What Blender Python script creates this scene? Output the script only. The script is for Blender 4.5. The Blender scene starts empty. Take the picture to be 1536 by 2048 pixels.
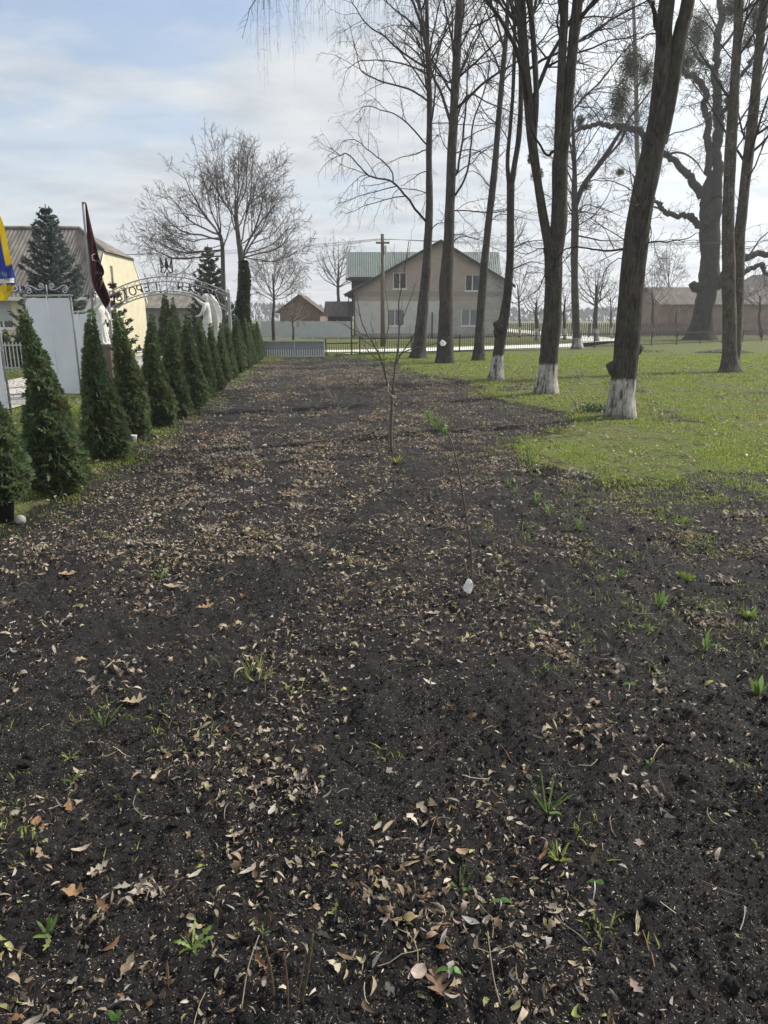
import bpy, bmesh, math, random
import numpy as np
from mathutils import Vector, Matrix
from mathutils.geometry import tessellate_polygon

SC = bpy.context.scene
COL = SC.collection
R_ = math.radians

# ------------------------------------------------------------------ camera, world, sun, exposure
EYE = 1.7
PITCH = R_(15.28)
FPX, CX, CY = 1420.0, 768.0, 1024.0          # focal length and centre in photo pixels (1536 x 2048)
cam_d = bpy.data.cameras.new('camera')
cam_d.sensor_fit = 'VERTICAL'; cam_d.sensor_height = 36.0
cam_d.lens = FPX / 2048 * 36.0
cam_d.clip_start = 0.05; cam_d.clip_end = 3000
cam = bpy.data.objects.new('camera', cam_d); COL.objects.link(cam)
cam.location = (0, 0, EYE); cam.rotation_euler = (math.pi / 2 - PITCH, 0, 0)
SC.camera = cam

SUN_AZ, SUN_EL = R_(64), R_(41)               # right of the view axis, above the horizon
sun_dir = Vector((math.sin(SUN_AZ) * math.cos(SUN_EL), math.cos(SUN_AZ) * math.cos(SUN_EL), math.sin(SUN_EL)))
ld = bpy.data.lights.new('sun', 'SUN'); ld.energy = 5.0; ld.angle = R_(1.6); ld.color = (1.0, 0.93, 0.82)
sun = bpy.data.objects.new('sun', ld); COL.objects.link(sun)
sun.rotation_euler = sun_dir.to_track_quat('Z', 'Y').to_euler(); sun.location = (40, 20, 40)

SC.view_settings.view_transform = 'Standard'; SC.view_settings.look = 'None'
SC.view_settings.exposure = 0.22; SC.view_settings.gamma = 1.0
SC.render.engine = 'CYCLES'
SC.cycles.max_bounces = 6; SC.cycles.diffuse_bounces = 3; SC.cycles.volume_bounces = 0
SC.cycles.transparent_max_bounces = 8

W = bpy.data.worlds.new('World'); SC.world = W; W.use_nodes = True
def build_world():
    nt = W.node_tree; N = nt.nodes; L = nt.links
    N.clear()
    out = N.new('ShaderNodeOutputWorld'); bg = N.new('ShaderNodeBackground'); bg.inputs['Strength'].default_value = 0.1
    sky = N.new('ShaderNodeTexSky'); sky.sky_type = 'NISHITA'; sky.sun_disc = False
    sky.sun_elevation = SUN_EL; sky.sun_rotation = SUN_AZ; sky.dust_density = 2.0; sky.air_density = 1.0
    tc = N.new('ShaderNodeTexCoord')
    sep = N.new('ShaderNodeSeparateXYZ'); L.new(tc.outputs['Generated'], sep.inputs[0])
    zz = N.new('ShaderNodeMath'); zz.operation = 'MAXIMUM'; L.new(sep.outputs['Z'], zz.inputs[0]); zz.inputs[1].default_value = 0.0
    za = N.new('ShaderNodeMath'); za.operation = 'ADD'; L.new(zz.outputs[0], za.inputs[0]); za.inputs[1].default_value = 0.12
    dv = N.new('ShaderNodeVectorMath'); dv.operation = 'DIVIDE'
    L.new(tc.outputs['Generated'], dv.inputs[0])
    cb = N.new('ShaderNodeCombineXYZ')
    for i in range(3): L.new(za.outputs[0], cb.inputs[i])
    L.new(cb.outputs[0], dv.inputs[1])
    mp = N.new('ShaderNodeMapping'); mp.inputs['Rotation'].default_value = (0, 0, R_(24)); mp.inputs['Scale'].default_value = (0.9, 1.25, 0.0)
    mp.inputs['Location'].default_value = (3.4, 1.3, 0)
    L.new(dv.outputs[0], mp.inputs[0])
    def noise(scale, detail, rough, dist):
        n = N.new('ShaderNodeTexNoise'); n.inputs['Scale'].default_value = scale; n.inputs['Detail'].default_value = detail
        n.inputs['Roughness'].default_value = rough; n.inputs['Distortion'].default_value = dist
        L.new(mp.outputs[0], n.inputs['Vector']); return n
    def ramp(src, stops):
        r = N.new('ShaderNodeValToRGB'); L.new(src, r.inputs[0])
        e = r.color_ramp.elements
        while len(e) < len(stops): e.new(0.5)
        for k, (p, c) in zip(e, stops): k.position = p; k.color = c if len(c) == 4 else (*c, 1)
        return r
    n1 = noise(1.15, 9, 0.58, 0.25); n2 = noise(3.2, 6, 0.55, 0.1)
    # a thinner, bluer opening in the veil towards the upper left
    op = N.new('ShaderNodeVectorMath'); op.operation = 'DOT_PRODUCT'; L.new(tc.outputs['Generated'], op.inputs[0]); op.inputs[1].default_value = Vector((-.42, .78, .50)).normalized()
    om = N.new('ShaderNodeMapRange'); L.new(op.outputs['Value'], om.inputs[0]); om.inputs[1].default_value = 0.90; om.inputs[2].default_value = 0.99; om.inputs[3].default_value = 0.05; om.inputs[4].default_value = -0.15
    oa = N.new('ShaderNodeMath'); oa.operation = 'ADD'; L.new(n1.outputs['Fac'], oa.inputs[0]); L.new(om.outputs[0], oa.inputs[1])
    cover = ramp(oa.outputs[0], [(0.36, (0.22,)*3), (0.48, (0.80,)*3), (0.57, (1,)*3)])
    shade = ramp(n2.outputs['Fac'], [(0.34, (5.1, 5.5, 5.95)), (0.50, (6.1, 6.4, 6.7)), (0.66, (6.9, 7.05, 7.15))])
    # thicker, whiter veil low over the horizon
    low = N.new('ShaderNodeMapRange'); L.new(sep.outputs['Z'], low.inputs[0])
    low.inputs[1].default_value = 0.05; low.inputs[2].default_value = 0.40; low.inputs[3].default_value = 0.92; low.inputs[4].default_value = 0.0
    mxf = N.new('ShaderNodeMath'); mxf.operation = 'MAXIMUM'; L.new(cover.outputs[0], mxf.inputs[0]); L.new(low.outputs[0], mxf.inputs[1])
    scl = N.new('ShaderNodeVectorMath'); scl.operation = 'SCALE'; L.new(sky.outputs[0], scl.inputs[0]); scl.inputs['Scale'].default_value = 1.62
    # glow of the veiled sun in the cloud layer
    dot = N.new('ShaderNodeVectorMath'); dot.operation = 'DOT_PRODUCT'; L.new(tc.outputs['Generated'], dot.inputs[0]); dot.inputs[1].default_value = sun_dir
    gl = N.new('ShaderNodeMapRange'); L.new(dot.outputs['Value'], gl.inputs[0])
    gl.inputs[1].default_value = 0.45; gl.inputs[2].default_value = 1.0; gl.inputs[3].default_value = 1.0; gl.inputs[4].default_value = 1.9
    cs = N.new('ShaderNodeVectorMath'); cs.operation = 'SCALE'; L.new(shade.outputs[0], cs.inputs[0]); L.new(gl.outputs[0], cs.inputs['Scale'])
    mx = N.new('ShaderNodeMix'); mx.data_type = 'RGBA'
    L.new(mxf.outputs[0], mx.inputs['Factor']); L.new(scl.outputs[0], mx.inputs['A']); L.new(cs.outputs[0], mx.inputs['B'])
    L.new(mx.outputs['Result'], bg.inputs['Color']); L.new(bg.outputs[0], out.inputs['Surface'])
build_world()

# ------------------------------------------------------------------ geometry helpers
cp, sp = math.cos(PITCH), math.sin(PITCH)
def ray(px, py):
    x = (px - CX) / FPX; u = (CY - py) / FPX
    return np.array([x, cp + sp * u, -sp + cp * u])
def G(px, py, z=0.0):                        # photo pixel -> point on the ground plane
    d = ray(px, py); t = (z - EYE) / d[2]
    return np.array([0, 0, EYE]) + d * t
def D(px, py, Y):                            # photo pixel -> point at depth Y
    d = ray(px, py); t = Y / d[1]
    return np.array([0, 0, EYE]) + d * t
def mpp(p):                                  # metres per photo pixel at a point
    v = np.asarray(p) - np.array([0, 0, EYE])
    return (v[1] * cp - v[2] * sp) / FPX

def _hash(ix, iy, seed):
    h = (ix.astype(np.int64) * 374761393 + iy.astype(np.int64) * 668265263 + seed * 1442695041) & 0xFFFFFFFF
    h = ((h ^ (h >> 13)) * 1274126177) & 0xFFFFFFFF
    h = h ^ (h >> 16)
    return (h & 0xFFFFFF) / float(0xFFFFFF)
def vn(x, y, seed=0):
    x = np.asarray(x, float); y = np.asarray(y, float)
    ix = np.floor(x); iy = np.floor(y); fx = x - ix; fy = y - iy
    fx = fx * fx * (3 - 2 * fx); fy = fy * fy * (3 - 2 * fy)
    a = _hash(ix, iy, seed); b = _hash(ix + 1, iy, seed); c = _hash(ix, iy + 1, seed); d = _hash(ix + 1, iy + 1, seed)
    return (a + (b - a) * fx) * (1 - fy) + (c + (d - c) * fx) * fy
def fbm(x, y, o=4, seed=0):
    s = 0; a = 0.5
    for i in range(o):
        s = s + a * vn(x, y, seed + i); x = x * 2.03 + 5.1; y = y * 2.03 + 1.7; a *= 0.5
    return s / (1 - 0.5 ** o)
def billow(x, y, seed=0): return np.abs(2 * vn(x, y, seed) - 1)

def catmull(P, n):
    P = np.asarray(P, float)
    if len(P) < 3:
        t = np.linspace(0, 1, n)[:, None]; return P[0] * (1 - t) + P[-1] * t
    Q = np.vstack([2 * P[0] - P[1], P, 2 * P[-1] - P[-2]])
    m = len(P) - 1
    out = []
    for t in np.linspace(0, m - 1e-6, n):
        i = int(t); f = t - i
        a, b, c, d = Q[i], Q[i + 1], Q[i + 2], Q[i + 3]
        out.append(0.5 * (2 * b + (c - a) * f + (2 * a - 5 * b + 4 * c - d) * f * f + (3 * b - a - 3 * c + d) * f ** 3))
    return np.array(out)

class MB:
    """collects geometry for ONE mesh object"""
    def __init__(s): s.V = []; s.F = {3: [], 4: []}; s.M = {3: [], 4: []}; s.C = []; s.n = 0; s.T = {}
    def add(s, V, F, col=None, mi=0):
        V = np.asarray(V, float).reshape(-1, 3); F = np.asarray(F, int)
        if len(F) == 0: return s
        k = F.shape[1]
        s.V.append(V); s.F[k].append(F + s.n); s.M[k].append(np.full(len(F), mi))
        if col is None: c = np.ones((len(V), 3))
        else:
            c = np.asarray(col, float)
            if c.ndim == 1: c = np.tile(c, (len(V), 1))
        s.C.append(c); s.n += len(V)
        return s
    def tube(s, P, r, sides=5, mi=0, col=(1, 1, 1)):
        P = np.asarray(P, float); r = np.broadcast_to(np.asarray(r, float), (len(P),))
        s.T.setdefault((len(P), sides, mi), []).append((P, r, col)); return s
    def _flush(s):
        for (n, k, mi), items in s.T.items():
            P = np.array([i[0] for i in items]); r = np.array([i[1] for i in items]); C = np.array([i[2] for i in items], float)
            T = np.gradient(P, axis=1); T /= np.linalg.norm(T, axis=2, keepdims=True) + 1e-12
            m = np.abs(T.mean(axis=1)); ref = np.zeros_like(m); ref[np.arange(len(m)), m.argmin(axis=1)] = 1
            A = np.cross(T, ref[:, None, :]); A /= np.linalg.norm(A, axis=2, keepdims=True) + 1e-12
            B = np.cross(T, A)
            a = np.arange(k) * 2 * math.pi / k
            V = P[:, :, None, :] + r[:, :, None, None] * (np.cos(a)[None, None, :, None] * A[:, :, None, :] + np.sin(a)[None, None, :, None] * B[:, :, None, :])
            nb = len(items)
            b = (np.arange(nb) * n * k)[:, None, None]; i = (np.arange(n - 1) * k)[None, :, None]; j = np.arange(k)[None, None, :]; j2 = (j + 1) % k
            F = np.stack([b + i + j, b + i + j2, b + i + k + j2, b + i + k + j], axis=-1).reshape(-1, 4)
            # end caps as triangle fans
            Vc = V.reshape(-1, 3); col = np.repeat(C, n * k, axis=0)
            s.add(Vc, F, col, mi)
            if k >= 4:
                off = s.n - len(Vc)
                bb = np.arange(nb)[:, None] * n * k
                jj = np.arange(1, k - 1)[None, :]
                f0 = np.stack([bb + 0 * jj, bb + jj + 1, bb + jj], axis=-1).reshape(-1, 3)
                e = bb + (n - 1) * k
                f1 = np.stack([e + 0 * jj, e + jj, e + jj + 1], axis=-1).reshape(-1, 3)
                s.F[3].append(np.vstack([f0, f1]) + off); s.M[3].append(np.full(len(f0) + len(f1), mi))
        s.T = {}
    def box(s, x0, y0, z0, x1, y1, z1, M=None, mi=0, col=None):
        V = np.array([(x0,y0,z0),(x1,y0,z0),(x1,y1,z0),(x0,y1,z0),(x0,y0,z1),(x1,y0,z1),(x1,y1,z1),(x0,y1,z1)], float)
        if M is not None: V = xf(V, M)
        return s.add(V, [(0,3,2,1),(4,5,6,7),(0,1,5,4),(1,2,6,5),(2,3,7,6),(3,0,4,7)], col, mi)
    def quad(s, a, b, c, d, mi=0, col=None): return s.add([a, b, c, d], [(0, 1, 2, 3)], col, mi)
    def slab(s, a, b, c, d, th, mi=0):          # quad a b c d with a thickness vector th
        q = np.array([a, b, c, d], float); th = np.asarray(th, float)
        V = np.vstack([q, q + th])
        return s.add(V, [(0,1,2,3),(7,6,5,4),(0,4,5,1),(1,5,6,2),(2,6,7,3),(3,7,4,0)], None, mi)
    def grid(s, Pg, mi=0, col=None, closed_u=False):
        Pg = np.asarray(Pg, float); n, m = Pg.shape[:2]
        i = np.arange(n - 1)[:, None]; j = np.arange(m if closed_u else m - 1)[None, :]; j2 = (j + 1) % m
        F = np.stack([i * m + j, i * m + j2, (i + 1) * m + j2, (i + 1) * m + j], axis=-1).reshape(-1, 4)
        return s.add(Pg.reshape(-1, 3), F, col, mi)
    def sphere(s, c, r, n=10, m=7, mi=0, col=None):
        r = np.broadcast_to(np.asarray(r, float), (3,))
        th = np.linspace(0, math.pi, m)[:, None]; ph = (np.arange(n) * 2 * math.pi / n)[None, :]
        Pg = np.stack([np.sin(th) * np.cos(ph) * r[0] + c[0], np.sin(th) * np.sin(ph) * r[1] + c[1], np.cos(th) * r[2] + 0 * ph + c[2]], axis=-1)
        return s.grid(Pg, mi, col, True)
    def lathe(s, c, prof, n=16, mi=0, col=None):
        a = np.arange(n) * 2 * math.pi / n
        Pg = np.array([[(c[0] + r * math.cos(t), c[1] + r * math.sin(t), c[2] + z) for t in a] for r, z in prof])
        return s.grid(Pg, mi, col, True)
    def build(s, name, mats, parent=None, smooth=True, kind=None):
        s._flush()
        V = np.vstack(s.V); C = np.vstack(s.C)
        if parent is not None: V = V - np.array(WLOC[parent.name])
        f3 = np.vstack(s.F[3]) if s.F[3] else np.zeros((0, 3), int); f4 = np.vstack(s.F[4]) if s.F[4] else np.zeros((0, 4), int)
        m3 = np.concatenate(s.M[3]) if s.M[3] else np.zeros(0, int); m4 = np.concatenate(s.M[4]) if s.M[4] else np.zeros(0, int)
        me = bpy.data.meshes.new(name)
        me.vertices.add(len(V)); me.vertices.foreach_set('co', V.astype(np.float32).ravel())
        me.loops.add(len(f3) * 3 + len(f4) * 4)
        me.loops.foreach_set('vertex_index', np.concatenate([f3.ravel(), f4.ravel()]).astype(np.int32))
        me.polygons.add(len(f3) + len(f4))
        st = np.concatenate([np.arange(len(f3)) * 3, len(f3) * 3 + np.arange(len(f4)) * 4]).astype(np.int32)
        me.polygons.foreach_set('loop_start', st)
        me.polygons.foreach_set('material_index', np.concatenate([m3, m4]).astype(np.int32))
        me.polygons.foreach_set('use_smooth', np.full(len(st), smooth))
        at = me.color_attributes.new('Col', 'FLOAT_COLOR', 'POINT')
        at.data.foreach_set('color', np.hstack([C, np.ones((len(C), 1))]).astype(np.float32).ravel())
        me.update(calc_edges=True)
        for m in (mats if isinstance(mats, (list, tuple)) else [mats]): me.materials.append(m)
        o = bpy.data.objects.new(name, me); COL.objects.link(o)
        WLOC[o.name] = (0, 0, 0)
        if parent is not None: o.parent = parent; WLOC[o.name] = WLOC[parent.name]
        if kind: o['kind'] = kind
        return o
WLOC = {}
def xf(V, M):
    V = np.asarray(V, float); M = np.array(M)
    return V @ M[:3, :3].T + M[:3, 3]
def thing(name, loc, label, cat, group=None):
    o = bpy.data.objects.new(name, None); COL.objects.link(o); o.empty_display_size = 0.2
    o.location = tuple(float(v) for v in loc); WLOC[o.name] = tuple(float(v) for v in loc)
    return tag(o, label, cat, group)
def tag(o, label, cat, group=None):
    o['label'] = label; o['category'] = cat
    if group: o['group'] = group
    return o
def recentre(o, loc):                          # move a one-mesh thing's origin to its base
    V = Vector(loc); o.data.transform(Matrix.Translation(-V)); o.location = V; return o
def copy_tree(o, loc=None, rotz=0, scale=None, label=None):
    c = o.copy(); COL.objects.link(c)
    for ch in o.children:
        d = ch.copy(); COL.objects.link(d); d.parent = c
        for g in ch.children:
            e = g.copy(); COL.objects.link(e); e.parent = d
    if loc is not None: c.location = tuple(float(v) for v in loc); WLOC[c.name] = tuple(c.location)
    c.rotation_euler = (0, 0, rotz)
    if scale is not None: c.scale = scale if hasattr(scale, '__len__') else (scale,) * 3
    if label: c['label'] = label
    return c
def holed_wall(mb, outer, holes, to3d, thick, mi=0):
    """flat wall polygon with window openings and a thickness vector"""
    polys = [outer] + holes
    tris = tessellate_polygon([[Vector((a, b, 0)) for a, b in p] for p in polys])
    pts = [q for p in polys for q in p]
    V = np.array([to3d(a, b) for a, b in pts]); thick = np.asarray(thick, float)
    mb.add(V, np.array(tris), None, mi)
    mb.add(V + thick, np.array(tris), None, mi)
    for p in polys:
        W_ = np.array([to3d(a, b) for a, b in p]); n = len(p)
        mb.add(np.vstack([W_, W_ + thick]), [(i, (i + 1) % n, n + (i + 1) % n, n + i) for i in range(n)], None, mi)
def corrugated(mb, a, b, c, d, n, amp, nv=6, mi=0):
    """roof sheet: a->b along the ridge, d->c along the eave, n corrugations across"""
    a, b, c, d = [np.asarray(v, float) for v in (a, b, c, d)]
    nu = n * 4 + 1
    u = np.linspace(0, 1, nu)[None, :, None]; v = np.linspace(0, 1, nv)[:, None, None]
    P = (a * (1 - u) + b * u) * (1 - v) + (d * (1 - u) + c * u) * v
    nrm = np.cross(b - a, d - a); nrm /= np.linalg.norm(nrm)
    if nrm[2] < 0: nrm = -nrm
    P = P + nrm * (amp * np.sin(u * n * 2 * math.pi))
    mb.grid(P, mi)
def text_geo(s, size=1.0, ext=0.02, bevel=0):
    cu = bpy.data.curves.new('t', 'FONT'); cu.body = s; cu.size = size; cu.extrude = ext; cu.align_x = 'CENTER'; cu.align_y = 'CENTER'
    cu.resolution_u = 4
    o = bpy.data.objects.new('t', cu); COL.objects.link(o)
    dg = bpy.context.evaluated_depsgraph_get(); dg.update()
    me = bpy.data.meshes.new_from_object(o.evaluated_get(dg))
    bm = bmesh.new(); bm.from_mesh(me); bmesh.ops.triangulate(bm, faces=bm.faces[:])
    V = np.array([v.co[:] for v in bm.verts]); bm.verts.index_update()
    F = np.array([[v.index for v in f.verts] for f in bm.faces])
    bm.free(); bpy.data.objects.remove(o); bpy.data.meshes.remove(me); bpy.data.curves.remove(cu)
    return V, F

# ------------------------------------------------------------------ materials
def new_mat(name):
    m = bpy.data.materials.new(name); m.use_nodes = True
    nt = m.node_tree; nt.nodes.clear()
    out = nt.nodes.new('ShaderNodeOutputMaterial'); b = nt.nodes.new('ShaderNodeBsdfPrincipled')
    nt.links.new(b.outputs[0], out.inputs['Surface'])
    return m, nt, b, out
def tex_noise(nt, vec, scale, detail=5, rough=0.55, dist=0.0):
    n = nt.nodes.new('ShaderNodeTexNoise'); n.inputs['Scale'].default_value = scale; n.inputs['Detail'].default_value = detail
    n.inputs['Roughness'].default_value = rough; n.inputs['Distortion'].default_value = dist
    nt.links.new(vec, n.inputs['Vector']); return n.outputs['Fac']
def ramp(nt, fac, stops):
    r = nt.nodes.new('ShaderNodeValToRGB'); nt.links.new(fac, r.inputs[0]); e = r.color_ramp.elements
    while len(e) < len(stops): e.new(0.5)
    for k, (p, c) in zip(e, stops): k.position = p; k.color = (*c, 1)
    return r.outputs[0]
def coords(nt, scale=(1, 1, 1), kind='Object'):
    tc = nt.nodes.new('ShaderNodeTexCoord'); mp = nt.nodes.new('ShaderNodeMapping'); mp.inputs['Scale'].default_value = scale
    nt.links.new(tc.outputs[kind], mp.inputs[0]); return mp.outputs[0]
def mixc(nt, f, a, b, mode='MIX'):
    m = nt.nodes.new('ShaderNodeMix'); m.data_type = 'RGBA'; m.blend_type = mode
    for k, v in (('Factor', f), ('A', a), ('B', b)):
        if hasattr(v, 'links') or isinstance(v, bpy.types.NodeSocket): nt.links.new(v, m.inputs[k])
        elif k == 'Factor': m.inputs[k].default_value = v
        else: m.inputs[k].default_value = (*v, 1)
    return m.outputs['Result']
def bump(nt, b, h, strength=0.5, dist=0.02):
    n = nt.nodes.new('ShaderNodeBump'); n.inputs['Strength'].default_value = strength; n.inputs['Distance'].default_value = dist
    nt.links.new(h, n.inputs['Height']); nt.links.new(n.outputs[0], b.inputs['Normal'])
def mat_noise(name, c1, c2, scale=4, rough=0.8, bmp=0.3, bscale=30, stretch=(1, 1, 1), metal=0.0, spec=0.3, lo=0.35, hi=0.65, bd=0.02):
    m, nt, b, _ = new_mat(name); v = coords(nt, stretch)
    nt.links.new(ramp(nt, tex_noise(nt, v, scale, 6, 0.6), [(lo, c1), (hi, c2)]), b.inputs['Base Color'])
    b.inputs['Roughness'].default_value = rough; b.inputs['Metallic'].default_value = metal; b.inputs['Specular IOR Level'].default_value = spec
    if bmp: bump(nt, b, tex_noise(nt, v, bscale, 5, 0.6), bmp, bd)
    return m
def mat_attr(name, rough=0.7, trans=0.0, spec=0.25, var=0.25, vscale=60):
    """colour carried by each leaf / chip / blade itself, optional light passing through thin leaves"""
    m, nt, b, out = new_mat(name)
    a = nt.nodes.new('ShaderNodeAttribute'); a.attribute_name = 'Col'
    c = a.outputs['Color']
    if var:
        v = coords(nt); g = ramp(nt, tex_noise(nt, v, vscale, 3), [(0.3, (1 - var,) * 3), (0.7, (1 + var,) * 3)])
        c = mixc(nt, 1.0, c, g, 'MULTIPLY')
    nt.links.new(c, b.inputs['Base Color']); b.inputs['Roughness'].default_value = rough; b.inputs['Specular IOR Level'].default_value = spec
    if trans:
        t = nt.nodes.new('ShaderNodeBsdfTranslucent'); nt.links.new(c, t.inputs['Color'])
        mx = nt.nodes.new('ShaderNodeMixShader'); mx.inputs[0].default_value = trans
        nt.links.new(b.outputs[0], mx.inputs[1]); nt.links.new(t.outputs[0], mx.inputs[2]); nt.links.new(mx.outputs[0], out.inputs['Surface'])
    return m
def mat_bark(name, c1, c2, wash=0.0, wash_soft=0.05, scale=1.0, birch=0, moss=0.0):
    m, nt, b, _ = new_mat(name)
    v = coords(nt, (9 * scale, 9 * scale, 1.6 * scale)); v2 = coords(nt, (1, 1, 1))
    n = tex_noise(nt, v, 2.4, 9, 0.72, 0.7)
    fis = ramp(nt, tex_noise(nt, coords(nt, (30 * scale, 30 * scale, 4.5 * scale)), 1.5, 5, 0.6, 0.8), [(0.36, (0.35,) * 3), (0.50, (1,) * 3), (0.7, (1.35,) * 3)])
    c = mixc(nt, 1.0, ramp(nt, n, [(0.34, c1), (0.62, c2)]), fis, 'MULTIPLY')
    pat = ramp(nt, tex_noise(nt, v2, 2.2, 5, 0.65), [(0.35, (0.72, 0.70, 0.68)), (0.65, (1.3, 1.3, 1.32))]); c = mixc(nt, 1.0, c, pat, 'MULTIPLY')
    if moss:
        mo = ramp(nt, tex_noise(nt, v2, 3.0, 6, 0.7), [(0.5, (0,) * 3), (0.66, (moss,) * 3)])
        c = mixc(nt, mo, c, (0.075, 0.085, 0.035))
    if birch:
        vb = coords(nt, (2.2, 2.2, 7)); bb = ramp(nt, tex_noise(nt, vb, 2.2, 6, 0.7), [(0.74 - .24 * birch, (0,) * 3), (0.80 - .22 * birch, (1,) * 3)])
        bb = mixc(nt, 1.0, bb, (birch,) * 3, 'MULTIPLY'); c = mixc(nt, bb, c, (0.30, 0.29, 0.27))
    if wash:
        tc = nt.nodes.new('ShaderNodeTexCoord'); s = nt.nodes.new('ShaderNodeSeparateXYZ'); nt.links.new(tc.outputs['Object'], s.inputs[0])
        nz = tex_noise(nt, v2, 6, 4); ad = nt.nodes.new('ShaderNodeMath'); ad.operation = 'MULTIPLY_ADD'
        nt.links.new(nz, ad.inputs[0]); ad.inputs[1].default_value = 0.22; nt.links.new(s.outputs['Z'], ad.inputs[2])
        r = nt.nodes.new('ShaderNodeMapRange'); nt.links.new(ad.outputs[0], r.inputs[0])
        r.inputs[1].default_value = wash + 0.08; r.inputs[2].default_value = wash + 0.15; r.inputs[3].default_value = 1; r.inputs[4].default_value = 0
        # lime paint worn through along the bark fissures and dirty near the soil
        wr = ramp(nt, tex_noise(nt, v, 1.3, 7, 0.7, 0.5), [(0.40, (0.05,) * 3), (0.56, (1,) * 3)])
        f = nt.nodes.new('ShaderNodeMath'); f.operation = 'MULTIPLY'; nt.links.new(r.outputs[0], f.inputs[0]); nt.links.new(wr, f.inputs[1])
        wc = ramp(nt, tex_noise(nt, v2, 9, 5), [(0.3, (0.36, 0.34, 0.31)), (0.7, (0.60, 0.58, 0.54))])
        mud = nt.nodes.new('ShaderNodeMapRange'); nt.links.new(ad.outputs[0], mud.inputs[0]); mud.inputs[1].default_value = .10; mud.inputs[2].default_value = .34; mud.inputs[3].default_value = .30; mud.inputs[4].default_value = 1.0
        f2 = nt.nodes.new('ShaderNodeMath'); f2.operation = 'MULTIPLY'; nt.links.new(f.outputs[0], f2.inputs[0]); nt.links.new(mud.outputs[0], f2.inputs[1])
        c = mixc(nt, f2.outputs[0], c, wc)
    nt.links.new(c, b.inputs['Base Color']); b.inputs['Roughness'].default_value = 0.9; b.inputs['Specular IOR Level'].default_value = 0.2
    bump(nt, b, n, 0.9, 0.03)
    return m
def mat_plain(name, c, rough=0.5, metal=0.0, spec=0.4, var=0.12, scale=8):
    return mat_noise(name, tuple(x * (1 - var) for x in c), tuple(min(1, x * (1 + var)) for x in c), scale, rough, 0.05, 40, metal=metal, spec=spec)
def mat_glass(name, tint=(0.03, 0.035, 0.04)):
    m, nt, b, _ = new_mat(name); b.inputs['Base Color'].default_value = (*tint, 1); b.inputs['Roughness'].default_value = 0.06
    b.inputs['Specular IOR Level'].default_value = 0.7
    v = coords(nt); bump(nt, b, tex_noise(nt, v, 0.8, 2), 0.12, 0.05)
    return m
# ------------------------------------------------------------------ the ground: soil bed, lawn, path, road
def pip(x, y, poly):
    x = np.asarray(x, float); y = np.asarray(y, float); inside = np.zeros(x.shape, bool)
    n = len(poly)
    for i in range(n):
        x0, y0 = poly[i][:2]; x1, y1 = poly[(i + 1) % n][:2]
        if y0 == y1: continue
        c = ((y0 > y) != (y1 > y)) & (x < (x1 - x0) * (y - y0) / (y1 - y0) + x0)
        inside ^= c
    return inside
SOIL = [G(*p)[:2] for p in [(-160, 1180), (0, 1092), (160, 988), (300, 892), (430, 792), (500, 738), (528, 719), (640, 716), (725, 714), (790, 730), (812, 748),
        (935, 764), (950, 796), (1060, 814), (1140, 832), (1110, 862), (1015, 880), (1002, 915), (1120, 945), (1220, 972), (1330, 985), (1450, 972), (1536, 960), (1800, 940)]]
SOIL += [np.array(p) for p in [(9.0, 6.0), (9.0, -3.0), (-6.0, -3.0), (-5.2, 1.0)]]
def in_soil(x, y):
    w = 0.04 + 0.035 * np.sqrt(np.maximum(y, 0))
    xx = x + w * 2.6 * (fbm(x * 2.3, y * 2.3, 3, 11) - 0.5) * 2 + .16 * (fbm(x * 8, y * 8, 3, 13) - .5); yy = y + w * 6.5 * (fbm(x * 1.9 + 7, y * 1.2, 4, 17) - 0.5) * 2 + .30 * (fbm(x * 7 + 3, y * 7, 3, 19) - .5)
    bare = (fbm(x * .8 + 3, y * .55, 4, 23) > .665) & (x > 0) & (y < 20)       # trodden bare spots in the turf
    return pip(xx, yy, SOIL) | bare
def soil_soft(x, y):
    s = 0
    for k in range(6):
        a = k * math.pi / 3; r = 0.09 + 0.012 * y
        s = s + pip(x + r * math.cos(a), y + r * math.sin(a), SOIL)
    return (s + pip(x, y, SOIL)) / 7.0
def height(x, y, m=None):
    x = np.asarray(x, float); y = np.asarray(y, float)
    if m is None: m = soil_soft(x, y)
    base = 0.05 * (fbm(x * 0.35, y * 0.35, 3, 3) - 0.5)
    # loosened soil: lumps of several sizes with creases between, rows of rake marks
    s = 0.075 * (fbm(x * 1.4, y * 1.4, 3, 21) - 0.5) + 0.034 * billow(x * 4.6 + 0.6 * vn(x * 3, y * 3, 5), y * 4.6, 31) + 0.026 * billow(x * 11, y * 11, 37) \
        + 0.018 * billow(x * 26, y * 26, 41) + 0.011 * billow(x * 55, y * 55, 43) - 0.045
    l = 0.015 + 0.04 * (fbm(x * 1.1, y * 1.1, 3, 51) - 0.5) + 0.012 * fbm(x * 9, y * 9, 2, 53)
    return base + s * m + l * (1 - m)

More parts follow.
